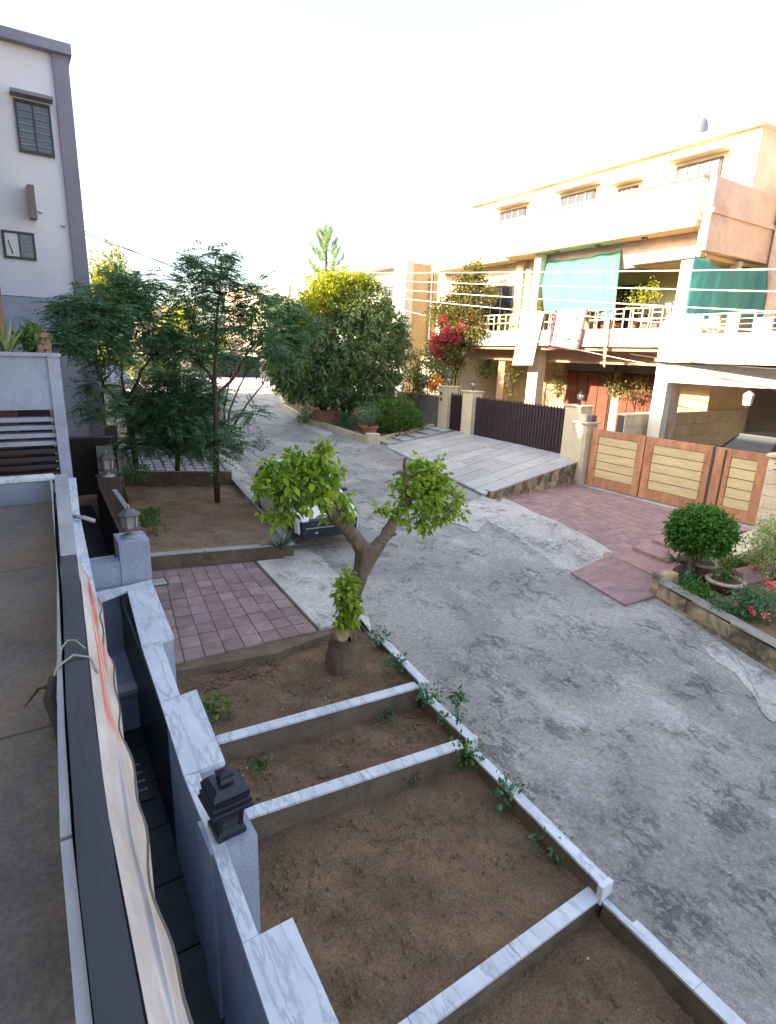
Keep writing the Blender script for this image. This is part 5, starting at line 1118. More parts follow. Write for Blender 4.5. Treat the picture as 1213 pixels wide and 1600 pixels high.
# far dark gate with pale walls across the cross street
fgt = thing('far_dark_gate', 'wide dark gate across the far end of the street', 'gate', (13, 62, 2))
p0 = PY(333, 583, 62); p1 = PY(404, 580, 62); 
MB().box(p0[0], p1[0], 62, 62.1, 2.0, float(PY(370, 556, 62)[2])).build('leaf', M_brownmetal, fgt)
for x in np.linspace(p0[0], p1[0], 5): MB().box(x-0.08, x+0.08, 61.9, 61.99, 2.0, float(PY(370, 556, 62)[2])+0.05).build('stile', M_black, fgt)
fw_ = thing('far_street_wall', 'pale street wall either side of the far dark gate', 'wall', (13, 62.3, 2))
MB().box(p0[0]-14, p0[0]-0.05, 62, 62.3, 1.5, 4.2).build('wall', M_cream, fw_); MB().box(p1[0]+0.05, p1[0]+9, 62, 62.3, 1.5, 4.6).build('wall', M_cream, fw_)

# ================================================================== CARS
def car(label, c, rz, paint, scale=1.0):
    t = thing('parked_car', label, 'car', c, None, rz)
    # local: front towards -y ; length 3.9 ; width 1.62
    st = [(-1.95, .62, .34, .56), (-1.88, .74, .25, .70), (-1.6, .79, .2, .84), (-0.95, .81, .2, .96), (-0.8, .81, .2, .98), (1.3, .81, .2, 1.0), (1.8, .78, .22, .96), (1.95, .68, .32, .86)]
    mb = MB(); vs = []
    for y, hw, zb_, zt_ in st:
        vs += [(-hw*.9, y, zb_), (-hw, y, zb_+.12), (-hw, y, zt_-.14), (-hw*.93, y, zt_), (hw*.93, y, zt_), (hw, y, zt_-.14), (hw, y, zb_+.12), (hw*.9, y, zb_)]
    fs = [(i*8+k, i*8+(k+1) % 8, (i+1)*8+(k+1) % 8, (i+1)*8+k) for i in range(len(st)-1) for k in range(8)]+[tuple(range(8))[::-1], tuple(range((len(st)-1)*8, len(st)*8))]
    mb.add([(x*scale, y*scale, z*scale) for x, y, z in vs], [f[::-1] for f in fs], False); o = mb.build('body', paint, t, True); bv = o.modifiers.new('b', 'BEVEL'); bv.width = 0.035; bv.segments = 2
    def L(nm, m, V, F): 
        q = MB(); q.add([(x*scale, y*scale, z*scale) for x, y, z in V], F); return q.build(nm, m, t, True)
    # cabin: belt y -0.9..1.75 z .97 ; roof y -0.25..1.25 z 1.45
    b4 = [(-.73, -.92, .965), (.73, -.92, .965), (.74, 1.72, .97), (-.74, 1.72, .97)]; r4 = [(-.58, -.2, 1.42), (.58, -.2, 1.42), (.58, 1.35, 1.42), (-.58, 1.35, 1.42)]
    L('cabin_glass', M_wind, b4+r4, [(0, 1, 5, 4), (1, 2, 6, 5), (2, 3, 7, 6), (3, 0, 4, 7), (4, 5, 6, 7)])
    rr = [(x*1.03, y, 1.425) for x, y, z in r4]; L('roof', paint, rr+[(x*.94, y*.95+.02, 1.48) for x, y, z in r4], [(0, 1, 5, 4), (1, 2, 6, 5), (2, 3, 7, 6), (3, 0, 4, 7), (4, 5, 6, 7), (3, 2, 1, 0)])
    for s in (-1, 1):
        for a_, b_ in (((.73*s, -.92, .965), (.585*s, -.2, 1.43)), ((.74*s, .45, .965), (.59*s, .5, 1.43)), ((.74*s, 1.72, .97), (.58*s, 1.35, 1.43))):
            q = MB(); q.bar(tuple(np.array(a_)*scale), tuple(np.array(b_)*scale), .07*scale, .05*scale); q.build('window_pillar', paint, t, True)
        q = MB(); q.lathe((0, 0, 0), [(0, -.03), (.06, -.03), (.08, 0), (.05, .05), (0, .06)], 8); o = q.build('mirror', M_black, t, True); o.location = (.88*s*scale, -.72*scale, 1.0*scale); o.scale = (1.3, .8, 1)
        L('headlight', M_frost, [(.42*s, -1.93, .60), (.70*s, -1.80, .62), (.72*s, -1.72, .76), (.45*s, -1.88, .74), (.42*s, -1.80, .60), (.68*s, -1.68, .62), (.68*s, -1.6, .75), (.45*s, -1.75, .74)], [(0, 1, 2, 3), (7, 6, 5, 4), (0, 4, 5, 1), (1, 5, 6, 2), (2, 6, 7, 3), (3, 7, 4, 0)])
        L('fog_light', M_chrome, [(.30*s, -2.0, .34), (.38*s, -2.0, .34), (.38*s, -2.0, .38), (.30*s, -2.0, .38), (.30*s, -1.9, .34), (.38*s, -1.9, .34), (.38*s, -1.9, .38), (.30*s, -1.9, .38)], [(0, 1, 2, 3), (7, 6, 5, 4), (0, 4, 5, 1), (1, 5, 6, 2), (2, 6, 7, 3), (3, 7, 4, 0)])
        for y in (-1.25, 1.25):
            q = MB(); q.tube([(.60*s*scale, y*scale, .29*scale), (.82*s*scale, y*scale, .29*scale)], .29*scale, 18, smooth=False); wo_ = q.build('wheel', M_rubber, t, True)
            q = MB(); q.tube([(.80*s*scale, y*scale, .29*scale), (.835*s*scale, y*scale, .29*scale)], .18*scale, 14, smooth=False); q.build('rim', M_chrome, wo_, True)
    L('bumper', M_black, [(-.66, -1.975, .24), (.66, -1.975, .24), (.68, -1.985, .62), (-.68, -1.985, .62), (-.84, -1.5, .20), (.84, -1.5, .20), (.83, -1.5, .66), (-.83, -1.5, .66)], [(0, 1, 2, 3), (7, 6, 5, 4), (0, 4, 5, 1), (1, 5, 6, 2), (2, 6, 7, 3), (3, 7, 4, 0)])
    L('grille', M_black, [(-.5, -1.99, .56), (.5, -1.99, .56), (.48, -1.95, .68), (-.48, -1.95, .68), (-.5, -1.8, .56), (.5, -1.8, .56), (.48, -1.8, .68), (-.48, -1.8, .68)], [(0, 1, 2, 3), (7, 6, 5, 4), (0, 4, 5, 1), (1, 5, 6, 2), (2, 6, 7, 3), (3, 7, 4, 0)])
    L('bumper_strip', M_chrome, [(-.6, -2.0, .47), (.6, -2.0, .47), (.6, -2.0, .49), (-.6, -2.0, .49), (-.6, -1.9, .47), (.6, -1.9, .47), (.6, -1.9, .49), (-.6, -1.9, .49)], [(0, 1, 2, 3), (7, 6, 5, 4), (0, 4, 5, 1), (1, 5, 6, 2), (2, 6, 7, 3), (3, 7, 4, 0)])
    return t
car('white hatchback with black grille parked by the kerb behind the pruned tree', (6.0, 13.3, g(13.3)+0.02), R_(-5), M_carwhite, 1.0)
car('black car parked inside the carport behind the orange gate', (21.3, 9.6, 1.14), R_(-90), M_carblack, 1.12)

# ================================================================== CABLES
def cable(lab, pts, r, m):
    t = thing('overhead_cable', lab, 'cable', tuple(map(float, pts[0])), 'overhead cables across the street')
    a, b = np.array(pts[0]), np.array(pts[1]); sag = pts[2]
    P = [tuple(a+(b-a)*s-np.array([0, 0, sag*4*s*(1-s)])) for s in np.linspace(0, 1, 28)]
    MB().tube(P, r, 5).build('cable', m, t)
for k, (v0, v1, w0) in enumerate(((402, 421, 'topmost'), (431, 423, 'second'), (457, 427, 'third'), (483, 431, 'fourth'))):
    a = PX(1230, v0, 16.2); b = PY(395, v1, 70)
    d = b-a; a2 = a-d*0.35
    cable('pale sunlit overhead cable in front of the cream house, %s of four' % w0, (a2, b, 0.35+0.12*k), 0.024, M_cable)
cable('thin dark cable crossing the white house corner at the upper left', (PY(58, 330, 19.85), PY(520, 500, 60), 0.4), 0.013, M_cabled)
cable('thin dark cable crossing the sky just below the other at the left', (PY(95, 352, 19.85), PY(560, 500, 62), 0.4), 0.013, M_cabled)
cable('thin dark cable sagging below the terrace ledge of the carport house', (PX(985, 553, 19.3), PX(1300, 580, 18.5), 0.1), 0.02, M_cabled)
cable('long cable slanting down in front of the mango tree and the balcony', (PY(480, 440, 45), PX(1030, 572, 20.5), 0.3), 0.02, M_cable)
upole = thing('utility_pole', 'grey utility pole far up the street carrying the cables', 'utility pole', (tuple(PY(395, 590, 70))[0], 70, 2))
MB().tube([(PY(395, 590, 70)[0], 70, 1.5), (PY(395, 590, 70)[0], 70, PY(395, 415, 70)[2])], [0.16, 0.1], 8).build('shaft', M_apron, upole)

# ================================================================== PRUNED Y TREE
YT = 6.9
def ty(u, v, y=YT): return np.array(PY(u, v, y))
tb = ty(530, 1052); tb[2] = 0.33
yt = thing('pruned_tree', 'heavily pruned forked tree with two tufts of bright green leaves standing in the soil bed', 'tree', tuple(tb))
SK = [(532, 1062, 7.0, .27), (531, 1030, 7.0, .225), (536, 1000, 7.0, .205), (543, 972, 6.98, .175), (549, 945, 6.95, .145), (554, 918, 6.92, .14), (563, 893, 6.9, .15), (577, 870, 6.88, .155),
      (563, 850, 6.85, .125), (545, 828, 6.8, .118), (524, 806, 6.75, .11), (505, 786, 6.7, .095), (492, 772, 6.68, .075),
      (594, 848, 6.9, .115), (607, 828, 6.95, .10), (620, 806, 7.0, .088), (631, 786, 7.05, .075), (634, 762, 7.05, .045), (635, 738, 7.05, .035), (632, 714, 7.05, .026)]
ED = [(0, 1), (1, 2), (2, 3), (3, 4), (4, 5), (5, 6), (6, 7), (7, 8), (8, 9), (9, 10), (10, 11), (11, 12), (7, 13), (13, 14), (14, 15), (15, 16), (16, 17), (17, 18), (18, 19)]
tv = [tuple(ty(a, b, c)-tb+RNG.normal(size=3)*0.008) for a, b, c, r in SK]
SKX = [((624, 737), 7.02, 18, .02), ((614, 742), 7.0, 20, .01), ((622, 836), 6.8, 14, .02), ((508, 762), 6.6, 11, .03), ((480, 752), 6.7, 12, .035), ((655, 765), 7.1, 16, .03), ((648, 790), 7.0, 16, .025), ((538, 985), 6.82, 2, .09)]
for (uv_, yy_, par_, r_) in SKX:
    tv.append(tuple(ty(uv_[0], uv_[1], yy_)-tb)); ED.append((par_, len(tv)-1)); SK.append((0, 0, 0, r_))
me = bpy.data.meshes.new('trunk'); me.from_pydata(tv, ED, []); me.materials.append(M_bark); me.update()
trunk = bpy.data.objects.new('trunk', me); col.objects.link(trunk); trunk.parent = yt
sk_ = trunk.modifiers.new('skin', 'SKIN'); sk_.branch_smoothing = 0.6; sk_.use_smooth_shade = True
for k_, v_ in enumerate(me.skin_vertices[0].data): v_.radius = (SK[k_][3]*(1.2 if k_ < 3 else (1.05 if k_ < 8 else 0.92)),)*2; v_.use_root = (k_ == 0)
sv = trunk.modifiers.new('s', 'SUBSURF'); sv.levels = 3; sv.render_levels = 3
tx = bpy.data.textures.new('knobs', 'CLOUDS'); tx.noise_scale = 0.12; dm = trunk.modifiers.new('d', 'DISPLACE'); dm.texture = tx; dm.strength = 0.055; dm.mid_level = 0.5
c = ty(533, 992, 6.78)
MB().tube([c+(0.0, 0.12, -0.03), c+(0, -0.05, 0.03), c+(0.0, -0.075, 0.035)], [0.12, 0.115, 0.095], 12).build('cut_stump', M_cut, yt)
lfm = MB(); lfm.add([(0, 0, 0), (0.028, 0.035, 0.008), (0.036, 0.075, 0.004), (0.016, 0.115, -0.008), (0, 0.14, -0.02), (-0.016, 0.115, -0.008), (-0.036, 0.075, 0.004), (-0.028, 0.035, 0.008), (0, 0.04, 0), (0, 0.08, -0.004)],
    [(0, 1, 8), (1, 2, 9, 8), (2, 3, 4, 9), (0, 8, 7), (8, 9, 6, 7), (9, 4, 5, 6)], True)
leafmes = []
for k in range(5):
    me = lfm.mesh('leaf', L_bright); at = me.attributes.new('v', 'FLOAT', 'FACE'); at.data.foreach_set('value', [0.15+0.2*k]*6); leafmes.append(me)
tufts = [((452, 742), 42, 36, 6.70, 0.26), ((495, 738), 40, 40, 6.7, 0.24), ((478, 772), 40, 28, 6.62, 0.16), ((425, 752), 26, 20, 6.7, 0.07), ((530, 790), 26, 18, 6.7, 0.08), ((500, 706), 12, 14, 6.7, 0.03), ((440, 800), 22, 16, 6.6, 0.04),
         ((655, 760), 42, 34, 7.05, 0.26), ((685, 775), 34, 36, 7.0, 0.18), ((668, 735), 30, 20, 7.05, 0.10), ((612, 795), 24, 18, 7.0, 0.05), ((710, 795), 20, 18, 7.0, 0.05), ((652, 815), 22, 16, 7.0, 0.06),
         ((543, 925), 16, 26, 6.7, 0.13), ((548, 955), 14, 22, 6.72, 0.08), ((537, 972), 18, 8, 6.7, 0.04)]
tp = []; twigs = MB()
for (cu, cv), ru, rv, yy, wgt in tufts:
    n = int(wgt*2700); c = ty(cu, cv, yy); sc_ = float(np.dot(c-EYE, FW))/FPX
    nt_ = max(3, int(n/14)); tips = c+rnd_dirs(nt_)*(0.25+RNG.rand(nt_, 1)**0.6)*0.98*np.array([ru*sc_, ru*sc_*0.8, rv*sc_])
    for q in tips:
        base = c+np.array([0, 0, -rv*sc_*0.6])
        twigs.tube([base*0.5+c*0.5, (c+q)/2+RNG.normal(size=3)*0.03, q], [0.012, 0.007, 0.003], 4, cap=False)
        for _ in range(14):
            d = rnd_dirs(1)[0]; tp.append((q+d*0.09*RNG.rand(), d))
stuff(twigs.build('twigs', M_bark, yt))
idx = list(range(len(tp))); random.shuffle(idx)
# the leaves nearest the camera become single leaves, the rest one mass
idx.sort(key=lambda i: tp[i][0][1]+0.3*random.random()); front = idx[:260]; rest = idx[260:]
for i in front:
    p, d = tp[i]; d = Vector((d[0], d[1], d[2]-0.55)).normalized(); q = d.to_track_quat('Y', 'Z').to_euler()
    s_ = random.uniform(0.5, 1.2)
    inst('leaf', random.choice(leafmes), yt, tuple(Vector(p)-Vector(tb)), (q.x, q.y, q.z), (s_, s_, s_))
pp_ = np.array([tp[i][0] for i in rest]); dd_ = np.array([tp[i][1] for i in rest]); dd_[:, 2] -= 0.5
stuff(leaves_obj('crown', pp_, dd_, 0.12*(0.45+0.85*RNG.rand(len(rest))), 0.062, L_bright, yt))

# ================================================================== FEATHERY TREES
def fronds(name, C, D, parent, length=0.42, nl=9, L=0.10, W=0.034, m=L_fern, per=2):
    k = len(C); C = np.repeat(C, per, 0); D = np.repeat(D, per, 0); k *= per
    d = D*np.array([1, 1, 0.25])+RNG.normal(size=(k, 3))*np.array([0.45, 0.45, 0.16]); d /= np.linalg.norm(d, axis=1)[:, None]
    ln = length*(0.7+0.6*RNG.rand(k))[:, None]
    up = np.array([0, 0, 1.0])+RNG.normal(size=(k, 3))*0.25; sd = np.cross(d, up); sd /= np.linalg.norm(sd, axis=1)[:, None]
    P, Dr, Nr = [], [], []
    for j in range(nl):
        t = (j+0.7)/nl; pos = C+d*ln*t+np.array([0, 0, -1])*ln*t*t*0.22
        for s_ in (-1, 1):
            P.append(pos); Dr.append(sd*s_+d*0.55+np.array([0, 0, -0.15])); Nr.append(np.cross(sd, d)*1.0)
    P = np.concatenate(P); Dr = np.concatenate(Dr); Nr = np.concatenate(Nr)
    sz = np.tile(1.0, len(P))*(0.75+0.5*RNG.rand(len(P)))
    return leaves_obj(name, P, Dr, L*sz, W*sz, m, parent, nrm=Nr)
def feather_tree(name, label, base, blobs, stems, L=0.10, W=0.034, m=L_fern, bark=M_barkd, length=0.42, per=2, tr=0.05):
    t = thing(name, label, 'tree', tuple(base), 'feathery leaved trees in the left bed')
    C, D = clumps([(b_[0], b_[1], int(b_[2]*1.7)) for b_ in blobs], shell=0.35)
    mb = MB()
    for st_ in stems:
        pts = [np.array(base)+(0, 0, -0.1)]+[np.array(p) for p in st_]
        P = []
        for a, b in zip(pts[:-1], pts[1:]):
            for q in range(3): P.append(a+(b-a)*q/3+RNG.normal(size=3)*0.02)
        P.append(pts[-1]); n = len(P); mb.tube(P, [tr*(1-0.8*i/(n-1)) for i in range(n)], 7)
    mb.build('trunk', bark, t)
    lb = MB(); allp = np.array([p for st_ in stems for p in st_]+[list(base)])
    sel = RNG.choice(len(C), min(len(C), 70), replace=False)
    for i in sel:
        dd = np.linalg.norm(allp-C[i]+np.array([0, 0, 0.5]), axis=1); a = allp[np.argmin(dd)]
        limb(lb, a, C[i], 0.014, 0.004, 0.1, 4, 4)
    stuff(lb.build('branches', bark, t))
    stuff(fronds('crown', C, D, t, L=L, W=W, m=m, length=length, per=per)); return t
b1 = PZ(340, 783, 0.85)
feather_tree('feathery_tree', 'tall slim feathery tree nearest the road with layered airy crown', b1,
    [blob(325, 415, 15.9, 34, 24, 46), blob(350, 440, 16.1, 30, 24, 34), blob(300, 460, 15.8, 34, 34, 55), blob(350, 500, 15.9, 50, 34, 75), blob(395, 470, 16.1, 30, 34, 50), blob(300, 540, 15.7, 40, 28, 50), blob(400, 520, 16.3, 44, 30, 60), blob(345, 395, 16, 22, 12, 14),
     blob(375, 690, 15.6, 26, 16, 22), blob(395, 645, 15.8, 26, 10, 14), blob(330, 695, 15.7, 26, 22, 26)],
    [[PY(338, 690, 16), PY(336, 620, 16), PY(337, 540, 16), PY(342, 460, 16), PY(347, 400, 16)], [PY(337, 620, 16), PY(370, 585, 16.2), PY(395, 540, 16.3)], [PY(337, 600, 16), PY(315, 570, 15.8), PY(300, 520, 15.8)]], tr=0.075)
b2 = PZ(278, 742, 0.95)
feather_tree('feathery_tree', 'low spreading dense feathery tree left of the tall slim one', b2,
    [blob(265, 640, 17.2, 64, 36, 260), blob(300, 685, 17.0, 44, 28, 130), blob(232, 690, 17.4, 40, 22, 80), blob(310, 620, 17.4, 42, 28, 120), blob(220, 620, 17.6, 40, 30, 90), blob(275, 590, 17.6, 52, 20, 90)],
    [[PY(275, 700, 17.8), PY(265, 650, 17.6), PY(262, 610, 17.6)], [PY(280, 690, 17.6), PY(300, 640, 17.4)]], tr=0.06)
b3 = PZ(215, 735, 0.95)
feather_tree('feathery_tree', 'dark feathery tree reaching leftwards across the white house wall', b3,
    [blob(140, 490, 14.6, 50, 34, 100), blob(190, 470, 15.5, 46, 38, 100), blob(110, 530, 14.2, 34, 24, 50), blob(230, 510, 16, 50, 44, 130), blob(165, 545, 15, 50, 26, 70), blob(275, 545, 16.4, 44, 30, 70), blob(215, 445, 16, 36, 22, 44), blob(160, 640, 15.2, 28, 22, 26), blob(150, 600, 15.2, 20, 16, 12)],
    [[PY(205, 660, 17.5), PY(190, 590, 16.8), PY(185, 520, 16)], [PY(200, 620, 17), PY(235, 560, 16.5), PY(240, 500, 16.2)], [PY(195, 640, 17.2), PY(160, 600, 15.4), PY(135, 520, 14.8)]], tr=0.06)
b4 = PZ(352, 688, 1.3)
feather_tree('feathery_tree', 'multi-stemmed feathery tree farther back by the bend of the road', b4,
    [blob(440, 530, 21, 42, 34, 90), blob(405, 560, 21, 34, 20, 36), blob(470, 510, 21.5, 26, 30, 36), blob(430, 480, 21.5, 34, 20, 36), blob(330, 560, 21, 34, 22, 36), blob(350, 670, 20.6, 20, 14, 20)],
    [[PY(360, 640, 21.3), PY(380, 590, 21.2), PY(385, 560, 21)], [PY(350, 640, 21.5), PY(360, 590, 21.4), PY(368, 560, 21)], [PY(375, 650, 21.2), PY(410, 600, 21), PY(430, 550, 21)]], L=0.14, W=0.05, tr=0.05)

def bushy(name, label, cat, base, blobs, m, L, W, per=12, spread=0.12, droop=0.3, group=None, stem=0.02, bark=M_barkd, shell=0.6, outw=0.5, nstem=5, crown='foliage'):
    t = thing(name, label, cat, tuple(base), group)
    C, D = clumps(blobs, shell=shell)
    if stem:
        mb = MB(); sel = RNG.choice(len(C), min(nstem, len(C)), replace=False)
        for i in sel: limb(mb, np.array(base)+(0, 0, -0.05), C[i], stem, stem*0.35, 0.05, 6, 8)
        mb.build('stems', bark, t)
    stuff(clump_leaves(C, D, per, L, W, m, crown, t, spread, droop, outw)); return t
# ================================================================== MANGO TREE
mbse = PZ(532, 655, 1.65)
mt = thing('mango_tree', 'big rounded mango tree with drooping leaves above the terracotta planter', 'tree', tuple(mbse))
mb = MB(); ym = float(mbse[1])
def my(u, v, dy=0): return np.array(PY(u, v, ym+dy))
for st_ in ([(530, 660), (520, 620), (505, 590), (480, 560)], [(532, 660), (540, 620), (548, 560), (550, 500)], [(533, 658), (560, 620), (590, 580)], [(525, 658), (495, 625), (475, 605), (455, 590)]):
    pts = [my(*p) for p in st_]; pts[0][2] = 1.3; mb.tube(pts, [0.17, 0.13, 0.1, 0.05][:len(pts)], 8)
mb.build('trunk', M_barkd, mt)
lb = MB()
BL = [blob(530, 530, ym, 80, 66, 620, 2.6), blob(485, 560, ym, 60, 48, 420), blob(592, 560, ym, 46, 50, 340), blob(563, 478, ym, 50, 42, 320), blob(450, 575, ym-1, 34, 30, 130), blob(560, 605, ym-0.5, 60, 28, 260), blob(608, 520, ym+0.5, 32, 34, 160), blob(500, 610, ym-0.3, 56, 22, 190)]
C, D = clumps(BL, shell=0.78)
for i in RNG.choice(len(C), 60, replace=False): limb(lb, my(545, 590)*0.6+C[i]*0.4, C[i], 0.04, 0.01, 0.1, 5)
stuff(lb.build('branches', M_barkd, mt))
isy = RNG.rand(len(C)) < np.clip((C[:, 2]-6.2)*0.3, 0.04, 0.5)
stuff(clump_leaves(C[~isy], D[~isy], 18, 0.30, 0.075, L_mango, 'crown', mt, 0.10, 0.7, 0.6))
stuff(clump_leaves(C[isy], D[isy], 15, 0.24, 0.06, L_mangor, 'sunlit_young_leaves', mt, 0.10, 0.5, 0.6))  # yellow young leaves thicken with height, painting sunlight into the upper crown
yb = bushy('sun_yellow_tree', 'tree with sunlight put into its bright yellow-green leaves, rising left of the mango crown', 'tree', PZ(497, 640, 1.65), [blob(485, 490, ym-0.6, 26, 36, 130), blob(508, 455, ym-0.3, 28, 26, 120), blob(545, 442, ym, 38, 16, 110), blob(472, 505, ym+1, 18, 24, 50)], L_yellow, 0.2, 0.08, 16, 0.16, 0.3, stem=0.07)  # yellow leaf colour paints the sunlit upper left of the mango
# pine
pb = PY(510, 600, 42); pn_ = thing('pine_tree', 'tall pale green pine with upswept tufts behind the mango tree', 'tree', (pb[0], 42, 2.1))
MB().tube([(pb[0], 42, 2.0), PY(511, 480, 42), PY(510, 400, 42), PY(509, 356, 42)], [0.22, 0.15, 0.08, 0.02], 8).build('trunk', M_barkd, pn_)
lb = MB(); PP = []; DD = []
for k in range(30):
    t = k/29; v = 372+t*112; a = k*2.4; ln = (0.45+2.5*t)*random.uniform(0.55, 1.1); c = np.array(PY(510+2*t, v, 42)); d = np.array([math.cos(a), math.sin(a), 0.1])
    m_ = c+d*ln*0.6; e = c+d*ln+np.array([0, 0, 0.35*ln+0.35])
    lb.tube([c, m_, e], [0.035, 0.025, 0.012], 4, cap=False)
    for j in range(6):
        s_ = 0.45+0.55*j/5; q = c*(1-s_)**2+m_*2*s_*(1-s_)+e*s_*s_
        for _ in range(11): PP.append(q+RNG.normal(size=3)*0.05); DD.append(np.array([0, 0, 1.0])+d*0.35+RNG.normal(size=3)*0.32)
for _ in range(220): PP.append(np.array(PY(509, random.uniform(354, 400), 42))); DD.append(np.array([0, 0, 1])+RNG.normal(size=3)*0.5)
stuff(lb.build('branches', M_barkd, pn_)); stuff(leaves_obj('needles', np.array(PP), np.array(DD), 0.6, 0.04, leafmat('pine_needle', (0.26, 0.34, 0.16), (0.12, 0.18, 0.09), 0.4), pn_))
# hedge and shrubs round the mango planter
bushy('clipped_hedge', 'yellow-green clipped hedge mound beside the marble ramp steps', 'hedge', PZ(620, 680, 1.45), [blob(618, 650, 23.6, 32, 30, 420), blob(640, 662, 24, 20, 18, 150), blob(598, 655, 23.4, 18, 24, 160)], L_hedge, 0.085, 0.05, 22, 0.10, 0.1, shell=0.85)
for (lab, u, v, y, ru, rv, k, m) in (('dark green shrub in front of the mango trunk behind the terracotta bowl', 575, 640, 23.6, 22, 16, 40, L_mango), ('low dark shrub with white specks at the road edge planter', 480, 648, 27.0, 18, 12, 34, L_fern),
        ('small shrub right of the long red planter', 545, 655, 24.6, 16, 12, 30, L_fern), ('drooping grey-green shrub hanging over the ribbed wall', 668, 615, 26.0, 22, 42, 90, L_mango), ('leafy shrub between hedge and ribbed wall', 640, 600, 26.6, 22, 28, 50, L_olive),
        ('sunlit yellow hedge at the far end of the mango planter', 445, 613, 37.5, 24, 8, 60, L_yellow)):
    bushy('shrub', lab, 'shrub', PY(u, v+rv*0.9, y), [blob(u, v, y, ru, rv, k)], m, 0.16, 0.05, 16, 0.12, 0.5)
def pot(label, c, prof, m, rim=None, name='flower_pot'):
    t = thing(name, label, 'flower pot', tuple(c)); MB().lathe(tuple(c), prof, 18).build('pot', m, t)
    r, z = prof[-1]; MB().lathe((c[0], c[1], c[2]+z), [(r*0.80, -0.03), (r*0.80, 0.0), (r*0.84, 0.028), (r*1.06, 0.028), (r*1.06, -0.03), (r*0.99, -0.03)], 18).build('rim', rim or m, t)
    MB().lathe((c[0], c[1], c[2]+z), [(r*0.82, -0.035), (0.0, -0.02)], 14).build('soil', M_soil, t); return t
pc = PY(577, 684, 22.6); pot('terracotta bowl pot on the planter corner by the hedge', pc, [(0.2, 0), (0.3, 0.25), (0.40, 0.5)], M_terrapot)
bushy('potted_shrub', 'dark rounded shrub growing in the terracotta bowl on the planter corner', 'shrub', pc+(0, 0, 0.5), [blob(578, 645, 22.6, 22, 16, 40)], L_fern, 0.1, 0.04, 16, 0.1, 0.2)
lp = thing('long_planter', 'long red-brown trough planter under the mango tree', 'planter', PY(515, 655, 26.0)); q = PY(497, 652, 26.0); q2 = PY(530, 655, 26.0)
MB().box(q[0], q2[0], 25.8, 26.4, 1.5, float(PY(512, 641, 26)[2])).build('trough', M_terrapot, lp)
# climber, bougainvillea
def wallblob(u, v, x, ru, rv, k): 
    c = PX(u, v, x); s = float(np.dot(c-EYE, FW))/FPX; return (c, (0.35, ru*s*1.5, rv*s), k)
bushy('bougainvillea', 'tall bougainvillea climbing the cream house wall', 'climber', PX(690, 660, 20.6)*(1, 1, 0)+np.array([0, 0, 1.4]), [wallblob(735, 440, 20.9, 22, 24, 110), wallblob(715, 480, 20.8, 32, 28, 200), wallblob(722, 510, 20.7, 40, 24, 200), wallblob(695, 550, 20.6, 36, 32, 230), wallblob(690, 490, 20.7, 22, 20, 70), wallblob(755, 460, 21.1, 18, 14, 40), wallblob(740, 420, 20.9, 12, 10, 20)], L_bough, 0.16, 0.08, 18, 0.16, 0.3, stem=0.06)
bg2 = bushy('bougainvillea_blooms', 'magenta bougainvillea bloom cluster on the climber by the balcony corner', 'flowers', PX(690, 540, 20.3), [wallblob(688, 538, 20.3, 18, 17, 40), wallblob(708, 522, 20.3, 18, 11, 30), wallblob(684, 552, 20.3, 9, 9, 12), wallblob(712, 500, 20.4, 26, 20, 12), wallblob(700, 560, 20.3, 14, 12, 6)], L_pink, 0.10, 0.08, 18, 0.12, 0.2, stem=0)
bushy('climbing_vine', 'lush dark green climber mass left of the small brown gate', 'climber', PX(660, 670, 19.0)*(1, 1, 0)+np.array([0, 0, 1.4]), [wallblob(668, 590, 19.2, 26, 40, 110), wallblob(650, 565, 19.4, 18, 26, 40), wallblob(690, 585, 19.6, 14, 22, 26)], L_mango, 0.18, 0.05, 16, 0.12, 0.7, stem=0.05)
bushy('orange_flowers', 'small orange flower cluster on the wall top left of the gate posts', 'flowers', PX(685, 600, 19.0), [wallblob(684, 593, 18.9, 9, 6, 12), wallblob(675, 603, 18.9, 5, 5, 5)], L_orange, 0.11, 0.09, 16, 0.08, 0.1, stem=0)
for (lab, u, v, x, ru, rv, k, m) in (('leafy creeper on the ochre wall beside the right red door', 960, 595, 23.8, 10, 22, 30, L_olive), ('creeper spreading over the ochre wall near the carport pillar', 990, 605, 23.6, 22, 20, 36, L_olive), ('creeper between the two red doors', 872, 600, 23.8, 10, 22, 30, L_olive),
        ('creeper on the cream wall behind the wide brown gate', 800, 590, 22.0, 8, 30, 26, L_olive), ('pale creeper around the doorway left of the bedsheet', 760, 575, 22.2, 16, 16, 26, L_hedge), ('small plant on the balcony left of the bedsheet', 790, 505, 21.3, 10, 14, 16, L_hedge)):
    bushy('wall_creeper', lab, 'climber', PX(u, v+rv, x), [wallblob(u, v, x, ru, rv, k)], m, 0.13, 0.06, 12, 0.12, 0.3, group='creepers on the cream house')
bushy('balcony_plant', 'tall yellow-green potted plant behind the balcony railing', 'plant', PX(1005, 510, 21.8), [wallblob(1010, 455, 21.8, 16, 12, 16), wallblob(995, 470, 21.8, 14, 14, 14), wallblob(1015, 475, 21.9, 10, 14, 8)], L_yellow, 0.12, 0.05, 12, 0.14, 0.1, stem=0.02)
bushy('balcony_plant', 'small spiky plant behind the railing beside the green cloth', 'plant', PX(930, 505, 21.6), [wallblob(930, 483, 21.6, 10, 10, 10)], L_hedge, 0.22, 0.04, 10, 0.06, -0.2, stem=0.01)
bushy('balcony_plant', 'small yellow plant at the foot of the white balcony pillar', 'plant', PX(843, 500, 21.5), [wallblob(843, 478, 21.5, 6, 9, 8)], L_yellow, 0.14, 0.05, 10, 0.08, 0, stem=0.01)
